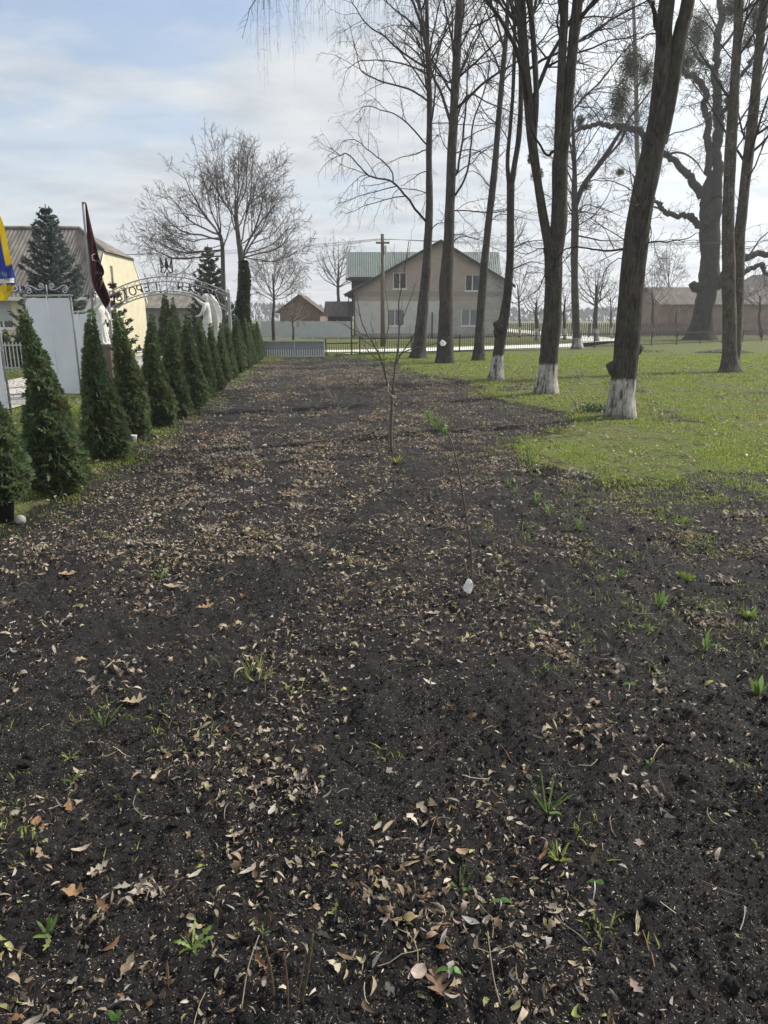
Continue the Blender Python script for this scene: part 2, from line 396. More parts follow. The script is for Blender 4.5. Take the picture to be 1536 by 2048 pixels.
def ground_fan():
    d = [0.30]
    while d[-1] < 37: d.append(d[-1] * 1.0062)
    d = np.array(d); u = np.linspace(-.98, .98, 620)
    X = (d[:, None] + 1.7) * u[None, :]; Y = np.broadcast_to(d[:, None], X.shape).copy()
    X += 0.25 * 0.0062 * d[:, None] * (np.random.default_rng(1).random(X.shape) - .5); 
    Z = height(X, Y)
    P = np.stack([X, Y, Z], -1)
    n, m = X.shape
    i = np.arange(n - 1)[:, None]; j = np.arange(m - 1)[None, :]
    F = np.stack([i * m + j, i * m + j + 1, (i + 1) * m + j + 1, (i + 1) * m + j], -1).reshape(-1, 4)
    c = P.reshape(-1, 3)[F].mean(axis=1)
    soil = in_soil(c[:, 0], c[:, 1])
    return P.reshape(-1, 3), F, soil
def border(x, y):
    """0 deep in the turf .. towards 1 at the edge of the dug soil"""
    sf = 0
    for q in range(8):
        r_ = (.16 + .025 * y) * (1 if q % 2 else .45)
        sf = sf + pip(x + r_ * math.cos(q * .785), y + 2.0 * r_ * math.sin(q * .785), SOIL)
    return sf / 8.0
def part_mesh(V, F):
    u, inv = np.unique(F, return_inverse=True)
    return V[u], inv.reshape(F.shape)

def mat_soil():
    m, nt, b, _ = new_mat('soil')
    v = coords(nt)
    c = ramp(nt, tex_noise(nt, v, 55, 6, 0.7), [(0.34, (0.0060, 0.0057, 0.0062)), (0.55, (0.0130, 0.0123, 0.0130)), (0.76, (0.038, 0.034, 0.031))])
    big = ramp(nt, tex_noise(nt, v, 1.6, 5, 0.6), [(0.40, (0.8, 0.8, 0.84)), (0.62, (1.5, 1.43, 1.38))])
    c = mixc(nt, 1.0, c, big, 'MULTIPLY')
    # fine straw and husks trodden into the crumb
    f = ramp(nt, tex_noise(nt, v, 170, 3, 0.6), [(0.655, (0,) * 3), (0.70, (0.8,) * 3)])
    c = mixc(nt, f, c, (0.21, 0.18, 0.14))
    nt.links.new(c, b.inputs['Base Color']); b.inputs['Roughness'].default_value = 0.85; b.inputs['Specular IOR Level'].default_value = 0.25
    bump(nt, b, tex_noise(nt, v, 85, 7, 0.75), 1.0, 0.018)
    return m
def mat_turf(name='turf', far=False):
    m, nt, b, _ = new_mat(name)
    v = coords(nt)
    c = ramp(nt, tex_noise(nt, v, 14 if not far else 6, 6, 0.7), [(0.32, (0.026, 0.028, 0.014)), (0.52, (0.085, 0.098, 0.032)), (0.72, (0.20, 0.225, 0.075))])
    big = ramp(nt, tex_noise(nt, v, 0.45, 5, 0.6), [(0.36, (0.16, 0.15, 0.075)), (0.60, (0.115, 0.150, 0.038))])
    c = mixc(nt, 0.45, c, big)
    bare = ramp(nt, tex_noise(nt, v, 3.1, 6, 0.65), [(0.54, (0,) * 3), (0.66, (0.85,) * 3)])
    c = mixc(nt, bare, c, (0.045, 0.038, 0.028))
    if not far:
        at = nt.nodes.new('ShaderNodeAttribute'); at.attribute_name = 'Col'; s = nt.nodes.new('ShaderNodeSeparateColor'); nt.links.new(at.outputs['Color'], s.inputs[0])
        ad = nt.nodes.new('ShaderNodeMath'); ad.operation = 'MULTIPLY_ADD'; nt.links.new(tex_noise(nt, v, 5.5, 6, 0.7), ad.inputs[0]); ad.inputs[1].default_value = 1.1; nt.links.new(s.outputs[0], ad.inputs[2])
        thin = nt.nodes.new('ShaderNodeMapRange'); nt.links.new(ad.outputs[0], thin.inputs[0]); thin.inputs[1].default_value = .64; thin.inputs[2].default_value = .86
        c = mixc(nt, thin.outputs[0], c, (0.017, 0.0155, 0.0155))
    nt.links.new(c, b.inputs['Base Color']); b.inputs['Roughness'].default_value = 0.95; b.inputs['Specular IOR Level'].default_value = 0.1
    bump(nt, b, tex_noise(nt, v, 45, 5, 0.7), 0.8, 0.03)
    return m
M_SOIL = mat_soil(); M_TURF = mat_turf(); M_FAR = mat_turf('far_turf', True)
V, F, soil = ground_fan()
for nm, sel, mt in (('soil_bed', soil, M_SOIL), ('lawn', ~soil, M_TURF)):
    v_, f_ = part_mesh(V, F[sel]); mb = MB(); mb.add(v_, f_, np.repeat(border(v_[:, 0], v_[:, 1])[:, None], 3, 1) if nm == 'lawn' else None); mb.build(nm, mt, kind='structure')
mb = MB(); mb.grid([[(x, y, z) for x in (-900, 900)] for y, z in ((-60, -.3), (30, -.3), (34, -.03), (1200, -.03))]); mb.build('ground', M_FAR, None, False, 'structure')
# the verge beyond the bed, up to the houses
def sheet(name, pts, z, mt, sub=1):
    mb = MB(); P = [np.array([*p[:2], p[2] if len(p) > 2 and z is None else z]) for p in pts]
    n = len(P); mb.add(P, np.array(tessellate_polygon([[Vector(p) for p in P]])))
    return mb.build(name, mt, None, False, 'structure')
M_ROAD = mat_noise('road_concrete', (0.50, 0.485, 0.455), (0.66, 0.64, 0.60), 3, 0.9, 0.2, 40)
M_PATH = mat_noise('path_paving', (0.34, 0.32, 0.30), (0.46, 0.44, 0.41), 5, 0.9, 0.3, 30)
_h0, _h1 = G(120, 985), G(515, 718)
HDIR = (_h1 - _h0); HDIR[2] = 0; HDIR /= np.linalg.norm(HDIR); HNRM = np.array([HDIR[1], -HDIR[0], 0])
pa, pb = G(45, 815), G(45, 758)
def strip(p, q, t0, t1): return [p + HDIR * t0, p + HDIR * t1, q + HDIR * t1, q + HDIR * t0]
PATH = strip(pa, pb, -13, 17)
sheet('path', PATH, 0.045, M_PATH)
FA, FB, FC = np.array([-1.15, 34.2, 0]), np.array([12.4, 43.0, 0]), np.array([31.5, 58.0, 0])
sheet('road', [(-60, 33.4, .03), (-1.5, 35.0, .03), (11.8, 44.0, -.022), (16, 60, -.022), (16.5, 130, -.022), (21, 130, -.022), (20.6, 60, -.022), (12.5, 50.5, -.022), (-2, 40.5, -.01), (-60, 39.5, -.01)][::-1], None, M_ROAD)

# ------------------------------------------------------------------ leaf litter, crumbs, grass (nobody could count them)
rg = np.random.default_rng(11)
M_LEAF = mat_attr('dry_leaf', 0.75, 0.15, 0.2, 0.22, 90)
M_CHIP = mat_attr('chip', 0.8, 0.0, 0.15, 0)
M_GRASS = mat_attr('grass_blade', 0.6, 0.42, 0.25, 0.12, 40)
M_GREEN = mat_attr('fresh_leaf', 0.5, 0.38, 0.35, 0.15, 60)
PAL = np.array([(0.36, 0.31, 0.24), (0.30, 0.24, 0.165), (0.24, 0.205, 0.17), (0.15, 0.105, 0.07), (0.20, 0.115, 0.065), (0.27, 0.265, 0.13), (0.46, 0.42, 0.36), (0.30, 0.28, 0.255)])
PAL = PAL * np.array([1.02, 1.0, .98])
PALW = np.array([.22, .18, .17, .12, .06, .07, .08, .10])
def palette(n, w=None):
    c = PAL[rg.choice(len(PAL), n, p=(PALW if w is None else w) / (PALW if w is None else w).sum())]
    return c * rg.uniform(0.68, 1.22, (n, 1))
def surf_normal(x, y):
    e = 0.012; hx = (height(x + e, y) - height(x - e, y)) / (2 * e); hy = (height(x, y + e) - height(x, y - e)) / (2 * e)
    n = np.stack([-hx, -hy, np.ones_like(hx)], -1); return n / np.linalg.norm(n, axis=1, keepdims=True)
def scatter(dens, d0, d1, soil=True, u0=-0.9, u1=0.9, clump=None, cs=2.5, seed=0):
    """points with physical density dens(d) per square metre between depths d0 and d1"""
    ds = np.linspace(d0, d1, 200); w = dens(ds) * (ds + 1.1) * (u1 - u0); tot = float(((w[1:] + w[:-1]) * .5 * np.diff(ds)).sum()); n = int(tot)
    cdf = np.cumsum(w); cdf /= cdf[-1]
    d = np.interp(rg.random(n), cdf, ds); x = (d + 1.1) * rg.uniform(u0, u1, n); y = d
    if soil is not None:
        k = in_soil(x, y) if soil else ~in_soil(x, y); x, y = x[k], y[k]
    if clump is not None:
        f = fbm(x * cs * 1.25, y * cs * .55, 4, 71 + seed); k = rg.random(len(x)) < np.clip((f - clump[0]) / (clump[1] - clump[0]), clump[2], 1); x, y = x[k], y[k]
    return x, y
def frames(n, nrm, tilt):
    """random yaw frames lying on the surface with some tilt"""
    nz = nrm + rg.normal(0, tilt, (n, 3)); nz /= np.linalg.norm(nz, axis=1, keepdims=True)
    a = rg.uniform(0, 2 * math.pi, n); t = np.stack([np.cos(a), np.sin(a), np.zeros(n)], -1)
    t -= nz * (t * nz).sum(1, keepdims=True); t /= np.linalg.norm(t, axis=1, keepdims=True)
    return t, np.cross(nz, t), nz
def leaves(mb, x, y, L, Wd, K, prof, curl, fold, lift, tilt, col, z=None):
    n = len(x)
    if n == 0: return
    zb = height(x, y) if z is None else z
    T, B, N = frames(n, surf_normal(x, y), tilt)
    s = np.linspace(0, 1, K)
    w = prof(s)                                            # (K,) half width
    cu = rg.normal(0, curl, (n, 1)) ; tw = rg.normal(0, 0.5, (n, 1)); side = rg.normal(0, .22, (n, 1))
    q = (s[None] - 0.5)
    ang = cu * q * 2
    along = np.where(np.abs(cu) > 1e-3, np.sin(ang * 1.0) / np.maximum(np.abs(cu * 2), 1e-3) * np.sign(cu), q)
    up = (1 - np.cos(ang)) / np.maximum(np.abs(cu * 2), 1e-2) * np.sign(cu)
    up = up - up.min(axis=1, keepdims=True)
    V = np.zeros((n, K, 3, 3))
    fo = np.abs(rg.normal(0, fold, (n, 1)))
    c0 = np.stack([x, y, zb + lift * rg.uniform(.3, 1.2, n)], -1)
    Ln = L[:, None]; 
    cen = c0[:, None, :] + T[:, None, :] * (along * Ln)[..., None] + N[:, None, :] * (up * Ln)[..., None] + B[:, None, :] * (side * q * q * 4 * Ln * .5)[..., None]
    for k, sg in ((0, -1), (2, 1)):
        wv = w[None] * Wd[:, None] * (1 + 0.12 * rg.normal(size=(n, K)))
        tt = tw * q
        V[:, :, k] = cen + B[:, None, :] * (sg * wv * np.cos(fo))[..., None] + N[:, None, :] * (wv * (np.sin(fo) + sg * np.sin(tt)))[..., None]
    V[:, :, 1] = cen
    b = (np.arange(n) * K * 3)[:, None, None]; i = np.arange(K - 1)[None, :, None] * 3; j = np.arange(2)[None, None, :]
    F = np.stack([b + i + j, b + i + j + 1, b + i + 3 + j + 1, b + i + 3 + j], -1).reshape(-1, 4)
    mb.add(V.reshape(-1, 3), F, np.repeat(col, K * 3, axis=0))
P_LANCE = lambda s: np.maximum(0.03, np.sin(np.pi * np.clip(s, 0, 1) ** 0.85)) ** 0.9
P_OVAL = lambda s: np.maximum(0.05, np.sin(np.pi * s ** 0.75)) ** 0.6
def P_OAK(s): return np.maximum(0.04, (0.25 + 0.75 * np.sin(np.pi * s ** 1.25)) * (0.62 + 0.42 * np.cos(s * 26)) * np.where(s < .12, .15, 1) * np.where(s > .97, .3, 1))
def P_RAG(s): return np.maximum(0.04, np.sin(np.pi * s ** .8) * (0.75 + 0.35 * np.cos(s * 17 + .6)))

def litter():
    mb = MB()
    one = lambda v: (lambda d: v * np.ones_like(d))
    far = lambda v, p: (lambda d: v * np.minimum(1, (2.2 / d)) ** p)
    for prof, K, nd, p, L0, L1, r0, r1, curl, tilt in (
            (P_LANCE, 7, 40, 0.30, .028, .080, .085, .15, 1.2, .36), (P_OVAL, 5, 22, 0.30, .016, .042, .18, .32, 1.0, .45), (P_RAG, 9, 20, 0.20, .028, .070, .16, .32, 1.3, .42), (P_OAK, 12, 6, 0.1, .045, .085, .20, .30, 1.2, .35),
            (P_LANCE, 4, 520, 0.40, .010, .036, .09, .24, .8, .5)):
        x, y = scatter(far(nd * 2.0, p), 0.9, 30, True, clump=(0.43, 0.62, 0.06), cs=2.0, seed=0)
        u = x / y; k = rg.random(len(x)) < np.clip(1.0 - 1.3 * np.maximum(0, u - .15) * (y < 9) * np.clip((y - 1.2) * .9, .3, 1), .34, 1); x, y = x[k], y[k]
        n = len(x); g = 1 + 0.018 * np.maximum(y - 3, 0)
        L = rg.uniform(L0, L1, n) ** 1.0 * g; Wd = L * rg.uniform(r0, r1, n)
        c = palette(n)
        fr = rg.random(n) < 0.035; c[fr] = np.array([.22, .25, .075]) * rg.uniform(.8, 1.2, (fr.sum(), 1))
        leaves(mb, x, y, L, Wd, K, prof, curl, .45, .006, tilt, c)
    # drifts: leaves matted together in heaps
    cx_, cy_ = scatter(lambda d: np.where(d < 3.2, 4.2, 7.5) * np.minimum(1, (9 / d)) ** .3, 1.25, 27, True, -.6, .5, clump=(.36, .56, .10), cs=.9, seed=6)
    for a, c_ in zip(cx_, cy_):
        u = a / c_
        if rg.random() < np.clip(1.4 * (u - .08), 0, .75): continue
        m_ = int(rg.integers(12, 80)); sx = rg.uniform(.04, .17) * (1 + .02 * c_); sy = sx * rg.uniform(.5, .9); th = rg.uniform(0, 3.14); p_, q_ = rg.normal(0, sx, m_), rg.normal(0, sy, m_)
        xx = a + p_ * math.cos(th) - q_ * math.sin(th); yy = np.maximum(.8, c_ + p_ * math.sin(th) + q_ * math.cos(th)); base = PAL[rg.choice(len(PAL), p=PALW)]
        for prof, K, L0, L1, r0, r1, share in ((P_LANCE, 6, .022, .070, .07, .14, .55), (P_RAG, 9, .022, .068, .16, .32, .30), (P_OVAL, 5, .016, .04, .2, .34, .30)):
            k = rg.random(m_) < share; n = int(k.sum())
            if not n: continue
            L = rg.uniform(L0, L1, n) * (1 + .015 * c_); col = .55 * palette(n) + .45 * base * rg.uniform(.8, 1.25, (n, 1))
            leaves(mb, xx[k], yy[k], L, L * rg.uniform(r0, r1, n), K, prof, 1.3, .55, .020, .5, col)
    # leaves caught in the lawn
    x, y = scatter(far(330, 0.7), 5, 26, False, -0.6, 0.9, clump=(.36, .62, .20), cs=1.5, seed=3)
    n = len(x); L = rg.uniform(.015, .06, n) * (1 + .02 * y); leaves(mb, x, y, L, L * rg.uniform(.14, .30, n), 4, P_OVAL, .8, .4, .045, .4, palette(n))
    mb.build('leaf_litter', M_LEAF, kind='stuff')
    # husks, straw chips, seed flecks
    mb = MB()
    for nd, p, a, b_, d0, d1, seed in ((9500, 1.0, .0018, .0050, 0.9, 6, 1), (650, 0.75, .005, .011, 0.9, 9, 2), (420, 0.55, .010, .020, 5, 29, 2), (1300, 1.1, .006, .011, 5, 29, 1)):
        x, y = scatter(far(nd, p), d0, d1, True, -.85, .85, clump=(0.34, 0.62, 0.22 if seed == 1 else .10), cs=3.4 if seed == 1 else 2.1, seed=seed)
        n = len(x); L = rg.uniform(a, b_, n); Wd = L * rg.uniform(.14, .34, n)
        T, B, N = frames(n, surf_normal(x, y), .55)
        c = np.stack([x, y, height(x, y) + .0025], -1)
        V = np.stack([c - T * L[:, None], c + T * (L * .25)[:, None] - B * Wd[:, None], c + T * L[:, None] + N * (L * .2)[:, None], c - T * (L * .15)[:, None] + B * Wd[:, None]], 1)
        mb.add(V.reshape(-1, 3), np.arange(n * 4).reshape(-1, 4), np.repeat(palette(n) * rg.uniform(.55, 1.1, (n, 1)), 4, axis=0))
    mb.build('husks', M_CHIP, kind='stuff')
    # loose clods
    mb = MB()
    x, y = scatter(far(2200, 1.5), 0.9, 10, True, -.8, .8, clump=(.36, .6, .25), cs=2.6, seed=9)
    n = len(x); r = .0025 + .010 * rg.random(n) ** 3.0
    th = np.array([0, .9, 2.0, math.pi]); base = []
    for t in (0.0, 1.0, 2.1, math.pi):
        for k in range(5): base.append((math.sin(t) * math.cos(k * 2 * math.pi / 5 + t), math.sin(t) * math.sin(k * 2 * math.pi / 5 + t), math.cos(t)))
    base = np.array(base)
    Vc = base[None] * r[:, None, None] * rg.uniform(.65, 1.25, (n, 20, 1)) * np.array([1, 1, .7]) + np.stack([x, y, height(x, y) + r * .3], -1)[:, None]
    f = np.array([[i * 5 + j, i * 5 + (j + 1) % 5, (i + 1) * 5 + (j + 1) % 5, (i + 1) * 5 + j] for i in range(3) for j in range(5)])
    F = (f[None] + (np.arange(n) * 20)[:, None, None]).reshape(-1, 4)
    mb.add(Vc.reshape(-1, 3), F); mb.build('soil_clods', M_SOIL, None, False, 'stuff')
    # fine crumbs of soil
    mb = MB(); x, y = scatter(lambda d: 5200 * np.minimum(1, (1.8 / d)) ** 2.0, 0.9, 6, True, -.75, .75)
    n = len(x); r = .0018 + .0050 * rg.random(n) ** 2.2; o6 = np.array([(1, 0, 0), (0, 1, 0), (-1, 0, 0), (0, -1, 0), (0, 0, 1), (0, 0, -1.0)])
    Vc = (o6[None] + rg.normal(0, .28, (n, 6, 3))) * r[:, None, None] + np.stack([x, y, height(x, y) + r * .5], -1)[:, None]
    f8 = np.array([(0, 1, 4), (1, 2, 4), (2, 3, 4), (3, 0, 4), (1, 0, 5), (2, 1, 5), (3, 2, 5), (0, 3, 5)]); mb.add(Vc.reshape(-1, 3), (f8[None] + (np.arange(n) * 6)[:, None, None]).reshape(-1, 3), np.repeat(np.array([.0185, .0178, .0185]) * rg.uniform(.4, 2.0, (n, 1)), 6, axis=0)); mb.build('soil_crumbs', M_CHIP, None, False, 'stuff')
    # lumps turned up by the spade
    mb = MB(); x, y = scatter(far(9, .3), 1.0, 22, True, -.8, .8, clump=(.40, .62, .1), cs=1.2, seed=21)
    for a, c_ in zip(x, y):
        r_ = rg.uniform(.008, .024); q = MB(); mb.sphere((a, c_, float(height(np.array([a]), np.array([c_]))[0]) + r_ * .25), r_ * rg.uniform(.7, 1.2, 3) * np.array([1, 1, .75]), 12, 8); v_ = mb.V[-1]; c0 = v_.mean(0); dd = v_ - c0
        v_[:] = c0 + dd * (.45 + 1.1 * fbm(dd[:, 0] * 110 + a * 9, dd[:, 1] * 110 + dd[:, 2] * 90 + c_ * 9, 3, 5))[:, None]
    mb.build('soil_lumps', M_SOIL, None, True, 'stuff')
    # thin stalks and straw lying about
    mb = MB()
    x, y = scatter(far(9, .4), 0.9, 9, True, -.85, .85)
    for a, b_ in zip(x, y):
        L = rg.uniform(.05, .16); t = rg.uniform(0, 6.28); k = rg.normal(0, .5); s = np.linspace(-.5, .5, 5)
        px_ = a + L * s * math.cos(t) - k * L * s * s * math.sin(t); py_ = b_ + L * s * math.sin(t) + k * L * s * s * math.cos(t)
        mb.tube(np.stack([px_, py_, height(px_, py_) + .006 + .008 * rg.random()], -1), rg.uniform(.0008, .0018), 3, col=palette(1)[0])
    mb.build('straw', M_CHIP, kind='stuff')
litter()

def blades(mb, x, y, hgt, wid, cols, lean=.5, z=None, segs=2):
    n = len(x); z = height(x, y) if z is None else z
    a = rg.uniform(0, 6.283, n); le = np.abs(rg.normal(0, lean, n)); b_ = rg.uniform(0, 6.283, n)
    dirv = np.stack([np.cos(a) * le, np.sin(a) * le, np.ones(n)], -1); dirv /= np.linalg.norm(dirv, axis=1, keepdims=True)
    side = np.stack([np.cos(b_), np.sin(b_), np.zeros(n)], -1) * (wid / 2)[:, None]
    p0 = np.stack([x, y, z - .005], -1); mid = p0 + dirv * (hgt * .55)[:, None]; d2 = dirv * np.array([1.7, 1.7, .75]); tip = mid + d2 * (hgt * .5)[:, None]
    V = np.stack([p0 - side * .7, p0 + side * .7, mid - side, mid + side, tip], 1).reshape(-1, 3)
    o = (np.arange(n) * 5)[:, None]
    mb.add(V, np.hstack([o, o + 1, o + 3, o + 2]), np.repeat(cols, 5, axis=0)); k = MB
    # tips share the same vertices
    mb.F[3].append(np.hstack([o + 2, o + 3, o + 4]) + mb.n - len(V)); mb.M[3].append(np.zeros(n, int))
GP = np.array([(.275, .350, .062), (.195, .285, .048), (.325, .375, .085), (.11, .18, .035), (.36, .33, .15)])
def gcol(n, w=(.34, .25, .22, .12, .07)): return GP[rg.choice(5, n, p=w)] * rg.uniform(.8, 1.2, (n, 1))
def grass():
    mb = MB(); far = lambda v, p: (lambda d: v * np.minimum(1, (6 / d)) ** p)
    x, y = scatter(far(4200, 1.55), 2.4, 35, None, -.8, .95, clump=(.36, .60, .12), cs=2.3, seed=5)
    sf = 0
    for q in range(8): rr_ = .12 + .02 * y + .10 * (q % 2) ; sf = sf + pip(x + rr_ * math.cos(q * .785) + .10 * (vn(x * 5, y * 5, 3) - .5), y + 2.2 * rr_ * math.sin(q * .785), SOIL)
    keep = rg.random(len(x)) < np.where(in_soil(x, y), .75 * (1 - sf / 8.0) ** 1.2, 1 - .25 * sf / 8.0); x, y = x[keep], y[keep]
    inpath = pip(x, y, PATH); x, y = x[~inpath], y[~inpath]
    n = len(x); f = fbm(x * .9, y * .9, 3, 90)
    hgt = (.022 + .038 * rg.random(n)) * (.30 + 1.45 * f ** 1.4) * (1 + .012 * y); wid = (.003 + .0035 * rg.random(n)) * np.maximum(1, y / 6)
    blades(mb, x, y, hgt, wid, gcol(n), .7)
    mb.build('grass', M_GRASS, kind='stuff')
    # thin grass creeping into the soil below the lawn on the right
    mb2 = MB(); x, y = scatter(far(2400, 1.0), 3.2, 9.5, True, .22, .9, clump=(.42, .60, 0.0), cs=1.6, seed=14)
    k = rg.random(len(x)) < np.clip((x / y - .24) * 4, 0, 1) * np.clip((y - 3.1) * .6, .12, 1); x, y = x[k], y[k]; n = len(x)
    blades(mb2, x, y, .018 + .03 * rg.random(n), .004 + .003 * rg.random(n), gcol(n), 1.0); mb2.build('grass', M_GRASS, kind='stuff')
    # sparse weeds coming up in the bed, thicker towards the lawn on the right
    mb = MB()
    cx_, cy_ = scatter(far(13, .2), 1.2, 20, True, -.75, .85)
    k = (fbm(cx_ * .9, cy_ * .9, 3, 93) + np.clip((cx_ / np.maximum(cy_, .1) - .20) * 1.2, -.2, .5) * (cy_ > 3.2) + .16 * np.exp(-((cx_ / cy_ + .42) / .12) ** 2)) > .60
    for a, b_ in zip(cx_[k], cy_[k]):
        m_ = rg.integers(6, 20); r = rg.uniform(.02, .09)
        xs = a + rg.normal(0, r, m_); ys = b_ + rg.normal(0, r, m_)
        blades(mb, xs, ys, rg.uniform(.02, .055, m_), rg.uniform(.003, .007, m_), gcol(m_), 1.1)
    mb.build('weeds', M_GRASS, kind='stuff')
grass()
# ------------------------------------------------------------------ trees
RR = random.Random(5)
def unit(v): v = np.asarray(v, float); return v / (np.linalg.norm(v) + 1e-12)
def rvec(): return np.array([RR.gauss(0, 1), RR.gauss(0, 1), RR.gauss(0, 1)])
def grow(mb, p, d, L, r, lev, S):
    """one bare branch and what it carries; S gives per level: segs, wobble, tropism (- droops), children per metre, angle, length ratio"""
    n = S['seg'][lev]; d = unit(d); pts = [np.array(p, float)]; ds = [d]
    for i in range(n):
        d = unit(d + rvec() * S['wob'][lev] + np.array([0, 0, S['trop'][lev]]) * (0.4 + i / n))
        pts.append(pts[-1] + d * (L / n)); ds.append(d)
    pts = np.array(pts); rad = np.linspace(r, max(r * .35, S['rmin'] * .7), n + 1)
    mb.tube(pts, rad, 5 if r > .02 else 3)
    if lev + 1 < len(S['seg']): spawn(mb, pts, rad, L, lev + 1, S, 0.22)
def spawn(mb, pts, rad, L, lev, S, t0=0.2, t1=1.0, up=None):
    k = L * S['dens'][lev]; k = int(k) + (RR.random() < k - int(k))
    n = len(pts) - 1
    for j in range(k):
        t = (t0 + (t1 - t0) * RR.random()) * n; i = min(int(t), n - 1); f = t - i
        q = pts[i] * (1 - f) + pts[i + 1] * f; ax = unit(pts[i + 1] - pts[i]); r = (rad[i] * (1 - f) + rad[i + 1] * f)
        pr = rvec(); pr = unit(pr - ax * pr.dot(ax)); 
        if up: pr = unit(pr + np.array([0, 0, up])); 
        a = R_(S['ang'][lev]) * RR.uniform(.7, 1.3)
        l = min(L * S['ratio'][lev], S['lmax'][lev]) * (1.15 - .55 * t / n) * RR.uniform(.55, 1.2)
        grow(mb, q, ax * math.cos(a) + pr * math.sin(a), l, max(min(r * .6, l * .012 + .002), S['rmin']), lev, S)
def style(rmin, **k):
    S = dict(seg=(7, 6, 5, 4), wob=(.10, .16, .20, .24), trop=(.05, .03, .0, .0), dens=(0, 2.4, 4.2, 5.0), ang=(50, 52, 48, 45), ratio=(1, .48, .45, .5), lmax=(9, 2.6, 1.1, .5), rmin=rmin); S.update(k); return S
BIRCH = style(.0045, trop=(.03, -.03, -.30, -.30), dens=(0, 2.3, 4.4, 3.0), lmax=(9, 2.4, 1.2, .7), wob=(.10, .17, .15, .12), hang=(2.6, .35, 1.1))
LIME = style(.0045, wob=(.13, .20, .24, .26), trop=(.05, .02, .01, .02), dens=(0, 3.3, 4.8, 4.6))
FARBARE = style(.0065, seg=(6, 5, 4, 3), wob=(.14, .2, .24, .26), dens=(0, 2.6, 4.0, 3.6), lmax=(9, 2.2, 1.1, .6))

def strands(mb, P, per_m, l0, l1, r=.0042):
    """weeping twigs hanging from a limb"""
    L = float(np.linalg.norm(np.diff(P, axis=0), axis=1).sum()); n = len(P) - 1
    for _ in range(int(L * per_m)):
        t = (.15 + .85 * RR.random()) * n; i = min(int(t), n - 1); q = P[i] + (P[i + 1] - P[i]) * (t - i); l = RR.uniform(l0, l1); s = np.linspace(0, 1, 8); a = RR.uniform(0, 6.28); o = RR.uniform(.05, .30) * l
        X_ = np.stack([q[0] + o * math.cos(a) * (1 - (1 - s) ** 2.5), q[1] + o * math.sin(a) * (1 - (1 - s) ** 2.5), q[2] + .12 * l * np.sin(s * 2.2) * (1 - s) - l * s ** 1.35], -1); X_[1:] += np.cumsum(np.array([rvec() * .012 for _ in range(7)]), axis=0)
        mb.tube(X_, np.linspace(r, r * .6, 8), 3)
        for _ in range(int(l * 3)):
            k = RR.randint(1, 6); d = rvec() * np.array([1, 1, .4]) * .05 * l; e = X_[k] + d; mb.tube(np.array([X_[k], e, e + d * .6 - (0, 0, .10 * l)]), [r * .7, r * .6, r * .5], 3)
def limb_path(px, Y, wob=0.0, y1=None):
    """a limb followed through photo points at depth Y (m), swinging a little in depth"""
    n = len(px); out = []; ph = RR.uniform(0, 6); 
    for i, p in enumerate(px):
        f = i / max(1, n - 1); out.append(D(p[0], p[1], Y + (0 if y1 is None else (y1 - Y) * f) + wob * math.sin(ph + 3 * f) * f))
    return np.array(out)
def trunk_tube(mb, pts, rad, sides=14, seed=0, flare=0.0, zb=0.0, mi=0, gnarl=0.0):
    pts = catmull(pts, max(10, int(len(pts) * 7)))
    if gnarl:
        s_ = np.arange(len(pts)) * .55; w_ = np.minimum(1, np.arange(len(pts)) / 6.0) * gnarl; pts = pts + np.stack([(vn(s_, s_ * 0 + seed + .5, 3) - .5) * w_, (vn(s_, s_ * 0 + seed + 9.5, 4) - .5) * w_, (vn(s_, s_ * 0 + seed + 5.5, 5) - .5) * w_], -1) + np.stack([(vn(s_ * 2.7, s_ * 0 + seed, 6) - .5) * w_ * .5, s_ * 0, (vn(s_ * 2.7, s_ * 0 + seed, 7) - .5) * w_ * .5], -1)
    rad = np.interp(np.linspace(0, 1, len(pts)), np.linspace(0, 1, len(rad)), rad)
    T = np.gradient(pts, axis=0); T /= np.linalg.norm(T, axis=1, keepdims=True)
    A = np.cross(T, np.array([0.0, 1.0, 0.05])); A /= np.linalg.norm(A, axis=1, keepdims=True); B = np.cross(T, A)
    a = np.arange(sides) * 2 * math.pi / sides
    ln = np.concatenate([[0], np.cumsum(np.linalg.norm(np.diff(pts, axis=0), axis=1))])
    nz = vn(np.cos(a)[None] * 1.7 + seed * 3.1 + ln[:, None] * .5, np.sin(a)[None] * 1.7 + ln[:, None] * 1.3, seed)
    nz2 = vn(np.cos(a)[None] * 3 + ln[:, None] * 2.1 + seed, np.sin(a)[None] * 3 + ln[:, None] * 2.3, seed + 9)
    rr = rad[:, None] * (1 + .20 * (nz - .5) + .12 * (nz2 - .5))
    if flare:
        h = np.maximum(0, pts[:, 2] - zb)[:, None]; lob = .55 + .45 * np.cos(a * 4 + seed)[None]
        rr = rr * (1 + flare * np.exp(-h / .22) * lob)
    P = pts[:, None] + rr[..., None] * (np.cos(a)[None, :, None] * A[:, None] + np.sin(a)[None, :, None] * B[:, None])
    mb.grid(P, mi, None, True)
    mb.add(P[-1], [(0, k, k + 1) for k in range(1, sides - 1)], None, mi)
    return pts, rad

